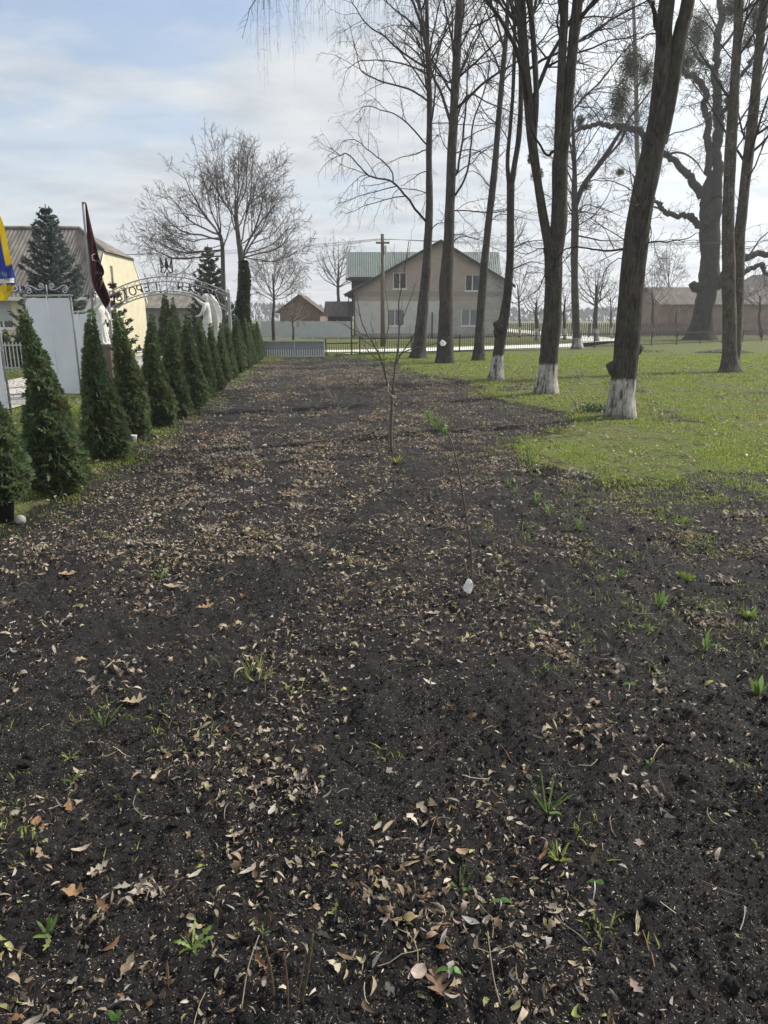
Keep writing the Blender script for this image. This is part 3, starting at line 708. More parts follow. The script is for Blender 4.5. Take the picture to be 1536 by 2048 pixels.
def tree(kind, base_px, stems, limbs, label, mats, S, group=None, cat='tree', top=14.0, flare=.5, twig_stem=True, Yoff=0, extra_up=True, knots=(), gnarl=0.0):
    """stems: lists of (px, py, width px) from the ground up (first) or from a fork; limbs: (pixel polyline, width px, depth offset at tip)"""
    b = G(*base_px); Y = b[1] + Yoff; zb = float(height(b[0], b[1])) if 0.5 < b[1] < 36 else 0.0
    b = np.array([b[0], Y, zb])
    root = thing(kind, b, label, cat, group); allp = None; axes = []
    tr = MB(); cr = MB()
    for si, st in enumerate(stems):
        dy = st[0][3] if len(st[0]) > 3 else 0.0
        pts = []; rad = []
        for k, q in enumerate(st):
            yo = Y + (q[3] if len(q) > 3 else dy)
            p = D(q[0], q[1], yo); pts.append(p); rad.append(q[2] * (.5 if kind != 'oak_tree' else .41) * mpp(p))
        if si == 0:
            pts[0][2] = zb - .12; pts[0][1] = Y
        if pts[-1][2] < top - 1 and extra_up and st[-1][1] <= 5:
            # carry the stem on above the frame to its top
            d = unit(pts[-1] - pts[-2]); L = (top - pts[-1][2]) / max(.5, d[2]); n = 3
            r0 = rad[-1]; p0 = pts[-1]
            for k in range(1, n + 1):
                pts.append(p0 + (d * .9 + np.array([0, 0, .1])) * L * k / n + rvec() * .06 * L / n); rad.append(max(.012, r0 * (1 - .85 * k / n)))
        pts = np.array(pts)
        if si == 0: allp = catmull(pts, 60)
        axes.append(catmull(pts, 80))
        P, rd = trunk_tube(tr, pts, np.array(rad), 16 if si == 0 else 12, seed=int(base_px[0]) + si * 7, flare=flare if si == 0 else 0, zb=zb, gnarl=0 if si == 0 else gnarl)
        if twig_stem:
            # ordinary side limbs on the upper stem
            z = P[:, 2]; lo = np.searchsorted(z, z[0] + (z[-1] - z[0]) * (.45 if si == 0 else .25))
            if lo < len(P) - 4: spawn(cr, P[lo:], rd[lo:], float(np.linalg.norm(P[-1] - P[lo])), 0, dict(S, dens=(2.3,) + tuple(S['dens'][1:]), ratio=(.42,) + tuple(S['ratio'][1:]), lmax=(3.2,) + tuple(S['lmax'][1:])), 0, .97, .25)
    for lb in limbs:
        px, w, tip = lb[:3]; st = lb[3] if len(lb) > 3 else S
        P = limb_path(px, Y + (lb[4] if len(lb) > 4 else 0), .15, Y + tip)
        near = min((A_[np.linalg.norm(A_ - P[0], axis=1).argmin()] for A_ in axes), key=lambda q: np.linalg.norm(q - P[0])); dn = np.linalg.norm(near - P[0])
        if .02 < dn < 1.6: P = np.vstack([near, P])
        r0 = w * .5 * mpp(P[0]); P = catmull(P, max(7, len(P) * 4)); axes.append(P); rd = np.linspace(r0, max(r0 * .3, S['rmin'] * 1.4), len(P))
        j = np.cumsum(np.array([rvec() * .012 for _ in P]), axis=0); P = P + j - j[0]
        (tr if w >= 9 else cr).tube(P, rd, 8 if w >= 9 else 6)
        L = float(np.linalg.norm(np.diff(P, axis=0), axis=1).sum())
        spawn(cr, P, rd, L, 1, st, .12)
        grow(cr, P[-1], P[-1] - P[-2], L * .22, rd[-1], min(2, len(S['seg']) - 1), st)
        if 'hang' in st: strands(cr, P, *st['hang'])
    for kx, ky, kr in knots:
        p = D(kx, ky, Y - .02); q = min((pp for pp in allp), key=lambda z: abs(z[2] - p[2] + .06)); o = unit(p - q); r = kr * mpp(p)
        tr.tube(np.array([q, p, p + o * r * .6 + (0, 0, r * .7)]), [r * 1.25, r * 1.0, r * .72], 9)
    tr.build('trunk', mats, root)
    if cr.V or cr.T: cr.build('crown', M_TWIG, root)
    return root
M_TWIG = mat_noise('twig_bark', (0.028, 0.023, 0.020), (0.055, 0.045, 0.038), 8, 0.9, 0.0, spec=0.2)
BK = ((0.026, 0.022, 0.019), (0.085, 0.075, 0.066))
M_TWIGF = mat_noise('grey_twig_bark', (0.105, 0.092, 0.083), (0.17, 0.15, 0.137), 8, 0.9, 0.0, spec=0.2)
M_BARK = mat_bark('dark_bark', *BK, moss=.35)
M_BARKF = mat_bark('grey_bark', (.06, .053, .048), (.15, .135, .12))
M_BARKB = mat_bark('birch_bark', (0.026, 0.023, 0.021), (0.10, 0.09, 0.08), birch=.35)
M_BARKL = mat_bark('light_bark', (0.10, 0.09, 0.08), (0.26, 0.24, 0.21), birch=1)
M_OAK = mat_bark('oak_bark', (0.014, 0.0125, 0.011), (0.045, 0.040, 0.035), scale=.6, moss=.3)
def wash(h, moss=.5): return mat_bark('limewashed_bark', *BK, wash=h, moss=moss)

GT = 'tall bare trees standing on the lawn'
# left birch, weeping to the left
tree('birch_tree', (836, 718), [[(836, 719, 30), (843, 650, 24), (851, 560, 20), (858, 440, 15), (858, 330, 12.5), (859, 200, 11), (855, 100, 9), (853, 0, 7)],
      [(857, 120, 6), (845, 60, 5.5), (832, 20, 5), (824, 0, 4.5)]],
     [([(857, 447), (832, 419), (817, 395), (787, 365), (754, 359), (730, 344), (700, 314), (679, 316)], 5.5, -2, BIRCH),
      ([(787, 365), (784, 338), (760, 312), (738, 298), (715, 280), (692, 276), (680, 290)], 3.2, -1.5, BIRCH, -.6),
      ([(856, 293), (820, 254), (790, 230), (760, 221), (733, 215), (718, 226)], 4, 2, BIRCH),
      ([(857, 205), (826, 183), (775, 168), (733, 150), (718, 126), (706, 78)], 4.5, -2, BIRCH),
      ([(857, 149), (808, 129), (766, 123), (724, 123), (700, 140)], 4, 1, BIRCH),
      ([(856, 137), (817, 114), (775, 78), (742, 51), (721, 30), (697, -6)], 5, -1, BIRCH),
      ([(848, 74), (817, 42), (784, 18), (764, -8)], 5, 1, BIRCH),
      ([(854, -70), (800, -72), (740, -84), (680, -88), (610, -78), (545, -48), (520, -20)], 6, -3, dict(BIRCH, trop=(.02, -.10, -.35, -.3), lmax=(9, 1.4, .9, .6), dens=(0, 2.6, 4.0, 3.0), hang=(8, 1.2, 3.3))),
      ([(852, -30), (800, -20), (740, -40), (690, -40), (640, -24)], 5, 2, dict(BIRCH, trop=(.02, -.10, -.35, -.3), lmax=(9, 1.4, .9, .6), dens=(0, 2.4, 4.0, 3.0), hang=(7, .8, 2.4))),
      ([(861, 114), (874, 86), (888, 60), (909, 6), (914, -20)], 4, 2, BIRCH),
      ([(857, 385), (838, 380), (806, 374), (786, 388), (780, 415)], 2.6, 1, BIRCH),
      ([(857, 302), (830, 310), (800, 318), (775, 332)], 3, 1, BIRCH),
      ([(859, 470), (872, 452), (888, 447), (905, 452)], 3, -1, BIRCH),
      ([(858, 345), (838, 350), (812, 368), (800, 372)], 2.8, 1.6, BIRCH),
      ([(860, 250), (880, 246), (920, 250), (960, 255), (990, 250)], 3, 2, BIRCH)],
     'leftmost tall birch with dark trunk and weeping twigs spreading left over the sky', M_BARKB, BIRCH, GT, top=19)
tree('birch_tree', (889, 727), [[(889, 728, 37), (891, 650, 28), (893, 560, 26), (899, 449, 20), (904, 300, 19.5), (910, 180, 17), (915, 90, 16.5), (919, 0, 15)],
      [(900, 242, 6), (882, 185, 5.5), (866, 152, 5), (853, 92, 5), (838, 0, 4.5)]],
     [([(909, 392), (930, 353), (942, 293), (948, 240), (969, 180), (981, 126), (972, 90)], 5, -1, BIRCH),
      ([(915, 345), (927, 269), (933, 210), (939, 135), (957, 75), (985, -4)], 5, 1.5, BIRCH),
      ([(916, 160), (940, 92), (964, 45), (989, -5)], 4.5, -1, BIRCH),
      ([(908, 255), (930, 192), (975, 207), (1018, 226), (1040, 236)], 4.5, 1, BIRCH),
      ([(905, 420), (930, 420), (975, 425), (1010, 418), (1050, 428)], 3.5, 1.5, BIRCH),
      ([(906, 305), (940, 296), (975, 310), (1000, 340)], 3, -1, BIRCH),
      ([(916, 40), (940, 20), (960, -10)], 4, 1, BIRCH),
      ([(897, 165), (870, 130), (850, 90), (812, 30), (795, -5)], 3.6, -2, BIRCH),
      ([(895, 475), (918, 470), (950, 478), (985, 470)], 2.6, 1, BIRCH),
      ([(893, 500), (922, 476), (955, 480), (990, 500), (1010, 505)], 2.6, 1, LIME)],
     'thick dark birch just right of the leftmost birch, in front of the brick house gable', M_BARKB, BIRCH, GT, top=19)
tree('birch_tree', (956, 722), [[(956, 723, 22), (961, 640, 18), (968, 540, 15), (978, 440, 13.5), (988, 350, 13), (997, 240, 11.5), (1005, 150, 10), (1013, 60, 8.5), (1016, 0, 7.5)]],
     [([(1003, 165), (1020, 120), (1040, 60), (1052, -5)], 3.5, 1, BIRCH), ([(996, 248), (975, 230), (950, 190), (945, 150)], 3, -1, BIRCH),
      ([(990, 330), (1010, 300), (1035, 290)], 2.5, 1, BIRCH), ([(985, 380), (960, 350), (940, 345), (925, 360)], 2.5, -1, BIRCH),
      ([(1000, 130), (980, 110), (962, 85), (930, 60)], 3, 1, BIRCH), ([(978, 448), (1000, 430), (1040, 436), (1075, 440)], 2.6, 2, LIME)],
     'slender birch leaning right between the thick dark birch and the kinked whitewashed tree', M_BARKB, BIRCH, GT, top=18)
tree('lime_tree', (992, 760), [[(990, 761, 30), (997, 706, 22), (1005, 655, 22), (1013, 600, 17), (1020, 520, 15), (1021, 430, 14), (1021, 370, 15)],
      [(1019, 372, 10), (1015, 325, 8.5), (1020, 260, 8), (1026, 180, 7.5), (1029, 60, 7), (1022, 0, 6)],
      [(1022, 372, 12), (1029, 329, 11.5), (1038, 270, 11), (1042, 180, 10), (1040, 60, 9), (1036, 0, 8)]],
     [([(1016, 500), (1040, 490), (1068, 484), (1090, 486)], 4, 1, LIME), ([(1021, 540), (1060, 528), (1095, 530)], 3.5, -1, LIME),
      ([(1010, 420), (985, 424), (950, 420)], 3, 1, LIME), ([(1020, 280), (1000, 250), (980, 240), (965, 215)], 2.6, -1, LIME)],
     'whitewashed tree with a sawn stub and kink low on its leaning trunk', wash(.66), LIME, GT, top=15, knots=((999, 655, 12), (996, 668, 9)))
tree('lime_tree', (1092, 790), [[(1090, 792, 44), (1096, 740, 39), (1099, 706, 37), (1104, 640, 36), (1107, 580, 33), (1107, 520, 35), (1106, 495, 38)],
      [(1103, 505, 24), (1090, 450, 18), (1076, 370, 16), (1066, 300, 19), (1061, 254, 20), (1054, 170, 19), (1047, 80, 17), (1042, 0, 16)],
      [(1066, 290, 13), (1072, 220, 11), (1071, 150, 11), (1066, 70, 11), (1060, 0, 11)],
      [(1110, 505, 32), (1118, 440, 32), (1119, 370, 32), (1120, 320, 30)],
      [(1116, 330, 18), (1118, 250, 17), (1121, 180, 17), (1126, 80, 17), (1129, 0, 16)],
      [(1125, 330, 20), (1134, 240, 19), (1142, 140, 20), (1150, 50, 21), (1155, 0, 22)]],
     [([(1098, 500), (1080, 495), (1055, 505), (1040, 500)], 3.2, -1, LIME), ([(1090, 545), (1075, 575), (1050, 598), (1030, 610)], 3.2, -.8, LIME),
      ([(1134, 232), (1170, 190), (1210, 150), (1240, 105), (1262, 60)], 4.5, 1.5, LIME), ([(1140, 100), (1180, 70), (1220, 40), (1255, 8)], 5, 1, LIME),
      ([(1112, 300), (1095, 305), (1072, 265), (1060, 240)], 8, 0, LIME), ([(1122, 430), (1165, 420), (1200, 428), (1240, 418)], 3, 1, LIME),
      ([(1122, 480), (1150, 450), (1170, 400), (1180, 350)], 3, 1, LIME)],
     'whitewashed tree forking low into several upright trunks, left of the front whitewashed trunk', wash(.66), LIME, GT, top=14)
tree('lime_tree', (1155, 697), [[(1155, 698, 20), (1153, 665, 16), (1150, 600, 15), (1149, 520, 14), (1150, 450, 15), (1149, 400, 12), (1149, 330, 8.5), (1146, 260, 6), (1141, 180, 4), (1139, 110, 2.2)],
      [(1152, 412, 9), (1166, 372, 10), (1190, 340, 10), (1212, 310, 9), (1238, 268, 7), (1258, 240, 5)]],
     [([(1150, 470), (1190, 478), (1225, 480), (1262, 478)], 4.5, 1, LIME), ([(1150, 430), (1172, 410), (1200, 416), (1240, 430)], 3.5, -1, LIME),
      ([(1150, 350), (1140, 300), (1135, 255), (1150, 190)], 5, 1, LIME), ([(1152, 520), (1170, 545), (1190, 560)], 2.5, 1, LIME),
      ([(1148, 560), (1130, 530), (1120, 505)], 2.5, -1, LIME), ([(1152, 455), (1190, 430), (1215, 395), (1230, 360)], 3, -1, LIME)],
     'small dark tree with whitewashed foot by the fence, between two nearer whitewashed trunks', wash(.60, 0), LIME, GT, top=14)
tree('lime_tree', (1243, 836), [[(1241, 838, 62), (1243, 800, 56), (1249, 745, 51), (1254, 690, 50), (1260, 610, 47), (1270, 500, 45), (1282, 420, 46), (1292, 370, 46), (1304, 310, 43), (1312, 270, 46)],
      [(1309, 280, 36), (1319, 200, 34), (1328, 100, 33), (1335, 0, 31)],
      [(1318, 285, 30), (1336, 210, 29), (1351, 120, 28), (1364, 50, 28), (1376, 0, 27)]],
     [([(1268, 495), (1210, 500), (1160, 492), (1130, 495), (1108, 520), (1095, 545)], 5.5, 1.5, LIME), ([(1285, 488), (1330, 484), (1370, 478), (1395, 468)], 4.5, .8, LIME),
      ([(1325, 60), (1312, 18), (1296, -6)], 16, -.6, LIME), ([(1296, 440), (1310, 460), (1306, 500), (1285, 535)], 2.4, -.4, LIME),
      ([(1290, 400), (1260, 380), (1215, 360), (1180, 360)], 3.2, .8, LIME), ([(1312, 290), (1345, 266), (1390, 250), (1416, 232)], 3, .5, LIME),
      ([(1330, 90), (1300, 70), (1270, 84), (1240, 110)], 3, -.5, LIME), ([(1268, 540), (1240, 520), (1205, 540), (1190, 600)], 2.4, .6, LIME)],
     'thick leaning trunk with worn whitewashed foot, nearest tree at the lawn edge', wash(.66), LIME, GT, top=12, flare=.25, knots=((1226, 738, 13), (1276, 700, 10)))
tree('birch_tree', (1460, 746), [[(1461, 748, 36), (1460, 715, 28), (1459, 640, 26), (1457, 540, 25), (1456, 450, 22), (1460, 330, 22), (1466, 220, 20), (1473, 110, 18), (1478, 0, 17)],
      [(1466, 735, 24, .3), (1474, 650, 20, .45), (1478, 560, 20, .5), (1480, 470, 21, .6), (1487, 400, 21, .6), (1498, 300, 20, .7), (1508, 220, 20, .7), (1518, 100, 18, .7), (1528, 0, 17, .7)]],
     [([(1470, 300), (1490, 275), (1500, 240), (1530, 200)], 4, -1, BIRCH), ([(1478, 470), (1490, 500), (1540, 480)], 2.8, -1, BIRCH), ([(1464, 190), (1440, 185), (1400, 200), (1365, 206)], 3.5, .5, BIRCH),
      ([(1470, 130), (1440, 90), (1410, 50), (1380, 40)], 3.5, 1, BIRCH), ([(1504, 260), (1540, 240), (1570, 250)], 3, 1, BIRCH), ([(1459, 400), (1430, 395), (1405, 420)], 2.5, 1, BIRCH),
      ([(1512, 90), (1535, 60), (1556, 10)], 3.5, 1, BIRCH)],
     'twin stemmed tree with scaly pale bark at the right edge of the lawn', mat_bark('scaly_bark', (.035, .03, .026), (.15, .13, .11), birch=.6, moss=.4), BIRCH, GT, top=15)
tree('oak_tree', (1401, 679), [[(1401, 680, 70), (1405, 645, 52), (1409, 610, 46), (1416, 570, 45), (1420, 520, 44), (1420, 470, 46), (1421, 430, 50), (1421, 400, 48)],
      [(1410, 412, 26), (1416, 350, 18), (1419, 290, 17), (1414, 220, 16), (1406, 172, 15), (1388, 150, 14), (1370, 146, 12), (1350, 120, 9)],
      [(1428, 410, 34), (1433, 330, 26), (1438, 260, 24), (1434, 200, 21), (1431, 150, 18), (1436, 80, 17), (1442, 0, 15)],
      [(1432, 152, 10), (1420, 130, 9), (1404, 122, 8), (1380, 100, 6)],
      [(1434, 250, 10), (1450, 220, 11), (1468, 180, 11), (1490, 140, 9), (1515, 110, 7)],
      [(1404, 395, 22), (1385, 360, 19), (1362, 336, 16), (1334, 308, 15), (1315, 295, 14), (1294, 278, 14), (1272, 256, 14), (1247, 255, 13), (1208, 249, 12), (1172, 252, 11), (1148, 262, 9), (1130, 288, 6)],
      [(1405, 455, 18), (1388, 440, 16), (1372, 432, 14), (1340, 428, 12), (1322, 418, 10), (1316, 405, 8), (1296, 380, 6)],
      [(1434, 560, 22), (1466, 534, 17), (1490, 514, 16), (1520, 508, 14), (1560, 506, 13)],
      [(1434, 575, 14), (1470, 560, 12), (1496, 540, 11), (1524, 530, 11), (1532, 545, 8), (1560, 548, 7)]],
     [([(1334, 310), (1360, 306), (1390, 322), (1408, 350)], 6, 0, LIME), ([(1250, 255), (1240, 285), (1200, 330), (1160, 386)], 8, 1, LIME), ([(1250, 250), (1270, 220), (1295, 190), (1310, 170)], 6, -1, LIME),
      ([(1370, 146), (1340, 160), (1310, 200)], 4, -1, LIME), ([(1322, 418), (1300, 414), (1275, 420), (1262, 440)], 4, 0, LIME), ([(1500, 512), (1520, 480), (1545, 460)], 5, 0, LIME),
      ([(1205, 249), (1190, 225), (1170, 200), (1160, 170)], 3, 1, LIME), ([(1180, 252), (1170, 280), (1168, 310)], 2.4, 1, LIME), ([(1437, 60), (1420, 30), (1400, 0)], 6, 1, LIME), ([(1440, 100), (1465, 70), (1490, 20), (1500, -10)], 7, 0, LIME),
      ([(1520, 532), (1530, 570), (1500, 590)], 2.5, -1, LIME), ([(1350, 120), (1330, 100), (1325, 60)], 4, 0, LIME)],
     'massive old oak with a flared foot and thick twisted limbs near the right fence', M_OAK, dict(LIME, rmin=.009, dens=(2.6, 3.6, 4.4, 3.6), wob=(.2, .28, .3, .3)), 'old oaks', top=20, gnarl=.42, flare=.35, knots=((1388, 574, 10), (1440, 560, 12)))
tree('birch_tree', (1272, 676), [[(1274, 677, 12), (1276, 560, 11), (1278, 440, 10), (1277, 370, 9.5), (1274, 290, 9), (1272, 170, 8), (1269, 60, 7), (1266, 0, 6)]],
     [([(1273, 250), (1250, 220), (1230, 160), (1215, 100)], 3, 1, dict(BIRCH, rmin=.009)), ([(1270, 100), (1255, 50), (1240, 0)], 3, 1, dict(BIRCH, rmin=.009)), ([(1275, 350), (1300, 330), (1320, 340)], 2.4, 1, dict(BIRCH, rmin=.009)),
      ([(1272, 180), (1300, 130), (1310, 80)], 3, 1, dict(BIRCH, rmin=.009)), ([(1276, 480), (1250, 470), (1220, 490)], 2.4, 1, dict(BIRCH, rmin=.009))],
     'thin pale barked birch standing behind the front whitewashed trunk', M_BARKL, dict(BIRCH, rmin=.009), GT, top=20)

# mistletoe balls in the crowns
def leaf_quads(mb, c, d, L, w, col):
    """small blades centred c along d"""
    n = len(c); d = d / np.linalg.norm(d, axis=1, keepdims=True); q = rg.normal(size=(n, 3)); s = np.cross(d, q); s /= np.linalg.norm(s, axis=1, keepdims=True)
    L = np.broadcast_to(L, (n,))[:, None]; w = np.broadcast_to(w, (n,))[:, None]
    V = np.stack([c - d * L * .5, c + s * w * .5, c + d * L * .5, c - s * w * .5], 1).reshape(-1, 3)
    mb.add(V, np.arange(n * 4).reshape(-1, 4), np.repeat(col, 4, axis=0))
def sphere_pts(n, r0=.3, p=.6):
    v = rg.normal(size=(n, 3)); v /= np.linalg.norm(v, axis=1, keepdims=True); return v, (r0 + (1 - r0) * rg.random(n) ** p)
def mistletoe(px, py, w, h, Y, label):
    c = D(px, py, Y); r = np.array([w, (w + h) * .5, h]) * .5 * mpp(c)
    t = thing('mistletoe', c, label, 'mistletoe', 'mistletoe clumps in the bare crowns')
    mb = MB(); n = int(200 + 5200 * r[0] * r[2]); v, q = sphere_pts(n, .10, .65)
    lump = .25 + 1.35 * fbm(v[:, 0] * 2.6 + px, v[:, 2] * 2.6 + v[:, 1] * 1.4, 3, 5)
    p = c + v * r * (q * lump)[:, None]
    col = np.array([.050, .058, .028]) * rg.uniform(.5, 1.6, (n, 1))
    leaf_quads(mb, p, v + rg.normal(0, .5, (n, 3)), rg.uniform(.06, .15, n), rg.uniform(.018, .04, n), col)
    mb.build('leaves', M_GREEN, t)
    st = MB()
    for i in range(26):
        vv = v[i * 3]; st.tube(np.array([c - (0, 0, 0), c + vv * r * .5 + rg.normal(0, .02, 3), c + vv * r * .9]), [.012, .008, .004], 4)
    st.build('stems', M_TWIG, t)
MI = [(1238, 205, 46, 100, 40, 'large mistletoe mass hanging high in the oak branches right of the thin pale birch'), (1262, 130, 62, 90, 41, 'tall mistletoe mass behind the left stem of the front trunk'), (1292, 150, 34, 70, 42, 'mistletoe clump tight against the left stem of the front trunk'), (1395, 70, 60, 110, 46, 'broad mistletoe mass at the top between front trunk and twin stemmed tree'),
      (1372, 125, 44, 50, 45, 'mistletoe clump just above the hooked oak branch'), (1462, 20, 50, 70, 47, 'mistletoe clump beside the oak leader at the picture top'), (1512, 35, 44, 80, 45, 'mistletoe clump in the far right corner of the crowns'), (1495, 85, 26, 40, 46, 'small mistletoe clump below the right corner clump'),
      (1075, 350, 30, 26, 38, 'small mistletoe ball beside the forked trunk with whitewash'), (1062, 318, 18, 22, 37, 'tiny mistletoe ball left of the forked trunk'), (1172, 372, 22, 18, 33, 'mistletoe ball on the branch of the small dark tree'), (1161, 240, 24, 22, 44, 'mistletoe ball on the end of the arching oak limb'), (1240, 345, 20, 18, 43, 'mistletoe ball low below the arching oak limb')]
for m_ in MI: mistletoe(*m_)

# bare trees over the left, behind the memorial arch
def broom_tree(kind, bpx, Y, forks, tips, label, wtrunk, S, group, extra=(), mats=None, cat='tree'):
    b = D(bpx, 700, Y); b[2] = 0.0 if Y > 36 else float(height(b[0], Y))
    t = thing(kind, b, label, cat, group); tr = MB(); cr = MB()
    for st in forks:
        P = np.array([D(p[0], p[1], Y) for p in st]);
        if st[0][1] > 600: P[0][2] = b[2] - .1
        P, rd = trunk_tube(tr, P, np.array([p[2] * .5 * mpp(P[0]) for p in st]), 10, seed=int(bpx))
    for (sx, sy), (tx, ty), w in tips:
        oy = RR.uniform(-2.2, 2.2); a = D(sx, sy, Y); e = D(tx, ty, Y + oy); m = a * .5 + e * .5 + np.array([(e[0] - a[0]) * .12, 0, -.10 * abs(e[0] - a[0])])
        P = catmull(np.array([a, m, e]), 9); j = np.cumsum(np.array([rvec() * .035 for _ in P]), axis=0); P = P + j - j[0]
        r = np.linspace(w * .5 * mpp(a), S['rmin'] * 1.5, len(P)); r = r * np.linspace(.62, 1, len(r)); cr.tube(P, r, 6)
        L = float(np.linalg.norm(np.diff(P, axis=0), axis=1).sum()); spawn(cr, P, r, L, 1, S, .25)
    for f in extra: f(t, Y)
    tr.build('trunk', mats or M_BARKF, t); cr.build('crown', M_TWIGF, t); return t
GB = 'bare trees beyond the arch and road'
WAL = style(.0075, seg=(6, 5, 5, 4), wob=(.12, .17, .2, .22), trop=(.05, .07, .05, .03), dens=(0, 3.8, 4.6, 4.0), ang=(45, 38, 40, 42), ratio=(1, .52, .5, .5), lmax=(9, 2.6, 1.4, .8))
def ivy_sleeve(px, py0, py1, w0, w1, lab=None):
    def f(t, Y):
        mb = MB(); n = 2600; s = rg.random(n); a = rg.uniform(0, 6.283, n)
        c = np.array([D(px + 2 * math.sin(k * 6), py0 + (py1 - py0) * k, Y) for k in s]); r = (w0 + (w1 - w0) * s) * .5 * mpp(c[0]) * (.7 + .5 * fbm(a * 1.2, s * 7, 2, 4)) * rg.uniform(.75, 1.05, n)
        o = np.stack([np.cos(a), np.sin(a), .3 * np.ones(n)], -1); p = c + o * np.array([1, 1, 0]) * r[:, None]
        leaf_quads(mb, p, o + rg.normal(0, .6, (n, 3)), rg.uniform(.12, .22, n), rg.uniform(.08, .15, n), np.array([.035, .062, .022]) * rg.uniform(.5, 1.6, (n, 1)))
        mb.build('ivy', M_GREEN, t)
    return f
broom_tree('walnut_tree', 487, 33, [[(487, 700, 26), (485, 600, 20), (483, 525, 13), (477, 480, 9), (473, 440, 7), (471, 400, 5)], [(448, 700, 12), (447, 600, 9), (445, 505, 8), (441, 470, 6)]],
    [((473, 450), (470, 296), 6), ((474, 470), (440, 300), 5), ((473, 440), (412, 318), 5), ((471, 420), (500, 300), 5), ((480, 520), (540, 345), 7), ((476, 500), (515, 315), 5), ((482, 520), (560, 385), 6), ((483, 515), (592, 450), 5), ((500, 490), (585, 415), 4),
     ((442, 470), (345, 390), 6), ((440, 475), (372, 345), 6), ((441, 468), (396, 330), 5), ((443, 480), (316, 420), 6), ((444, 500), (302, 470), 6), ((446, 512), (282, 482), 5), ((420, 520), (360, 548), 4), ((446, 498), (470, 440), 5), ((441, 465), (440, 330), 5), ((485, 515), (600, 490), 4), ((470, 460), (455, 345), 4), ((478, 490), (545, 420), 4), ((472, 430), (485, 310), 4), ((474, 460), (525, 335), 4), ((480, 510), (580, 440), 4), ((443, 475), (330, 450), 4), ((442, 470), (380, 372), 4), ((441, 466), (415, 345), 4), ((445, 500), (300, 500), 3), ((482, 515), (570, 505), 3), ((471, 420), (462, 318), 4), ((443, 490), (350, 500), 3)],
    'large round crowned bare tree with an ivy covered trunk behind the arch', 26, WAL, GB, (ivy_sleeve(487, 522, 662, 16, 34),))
DENSE = style(.007, seg=(6, 5, 4, 3), wob=(.15, .22, .25, .25), dens=(0, 4.0, 5.0, 4.0), lmax=(9, 2.2, 1.2, .6), trop=(.0, .0, -.03, -.03))
def far_bare(px, base_y, top_y, width, Y, label, S=FARBARE, group=GB, white=0, n=10, w=5, kind='bare_tree', fork=.35):
    """a bare crown between top_y and base_y with a bole of its own"""
    fy = base_y + (top_y - base_y) * fork; H = base_y - top_y
    tips = []
    for k in range(n):
        a = math.pi * (k + .5 + RR.uniform(-.3, .3)) / n; ty = fy - H * (1 - fork) * (.35 + .65 * math.sin(a)) * RR.uniform(.85, 1); tx = px - math.cos(a) * width * .5 * RR.uniform(.8, 1.05)
        sy = fy - H * .25 * RR.random() * math.sin(a); tips.append(((px + RR.uniform(-1, 1), sy), (tx, ty), w * .42))
    return broom_tree(kind, px, Y, [[(px, 700, w * 1.3), (px + RR.uniform(-2, 2), base_y - H * .15, w), (px, fy, w * .8), (px + RR.uniform(-3, 3), fy - H * .3, w * .4)]], tips, label, w, S, group,
                      mats=(mat_bark('far_limewash', *BK, wash=white, moss=0) if white else M_BARK))
far_bare(548, 668, 482, 120, 46, 'dense twiggy bare tree right of the ivy covered trunk', DENSE, n=16, w=6)
far_bare(585, 672, 600, 60, 42, 'low bare bush tree with pale bole before the grey metal fence', style(.010, dens=(0, 3.0, 4, 3), lmax=(5, 1.4, .7, .5)), n=9, w=4, white=.5)
far_bare(676, 640, 466, 108, 78, 'tall spreading bare tree left of the green roofed house', dict(FARBARE, rmin=.011, lmax=(12, 4.0, 2.0, 1.0), dens=(0, 1.8, 2.6, 2.6)), n=13, w=7)
far_bare(322, 660, 520, 110, 60, 'faint bare tree behind the low grey building at left', dict(FARBARE, rmin=.009), n=10, w=4)
far_bare(1038, 662, 520, 80, 66, 'bare orchard tree right of the brick house', dict(FARBARE, rmin=.0095), GB, .9, n=9, w=5)
far_bare(1072, 664, 570, 70, 58, 'bare orchard tree seen behind the forked whitewashed trunk', FARBARE, GB, .9, n=9, w=8)
far_bare(1128, 664, 560, 60, 60, 'bare orchard tree just left of the small dark whitewashed tree', FARBARE, GB, .9, n=8, w=6)
far_bare(1192, 662, 520, 90, 57, 'bare orchard tree with thick leaning bole behind the fence', FARBARE, GB, .9, n=12, w=9)
far_bare(1222, 660, 560, 60, 64, 'slim bare orchard tree against the picket fence left of the front trunk', FARBARE, GB, .9, n=8, w=4)
far_bare(1306, 655, 535, 80, 72, 'bare orchard tree before the long brick barn, right of the front trunk', dict(FARBARE, rmin=.0095), GB, .8, n=12, w=5)
far_bare(1352, 655, 600, 50, 76, 'low bare orchard tree close left of the old oak', dict(FARBARE, rmin=.0095), GB, .8, n=8, w=4)
far_bare(1338, 656, 480, 70, 88, 'pale far bare tree rising behind the barn roof', dict(FARBARE, rmin=.012), GB, 0, n=10, w=4)
far_bare(1520, 650, 560, 110, 66, 'bare tree before the right end of the barn', dict(FARBARE, rmin=.009), GB, 0, n=12, w=5)

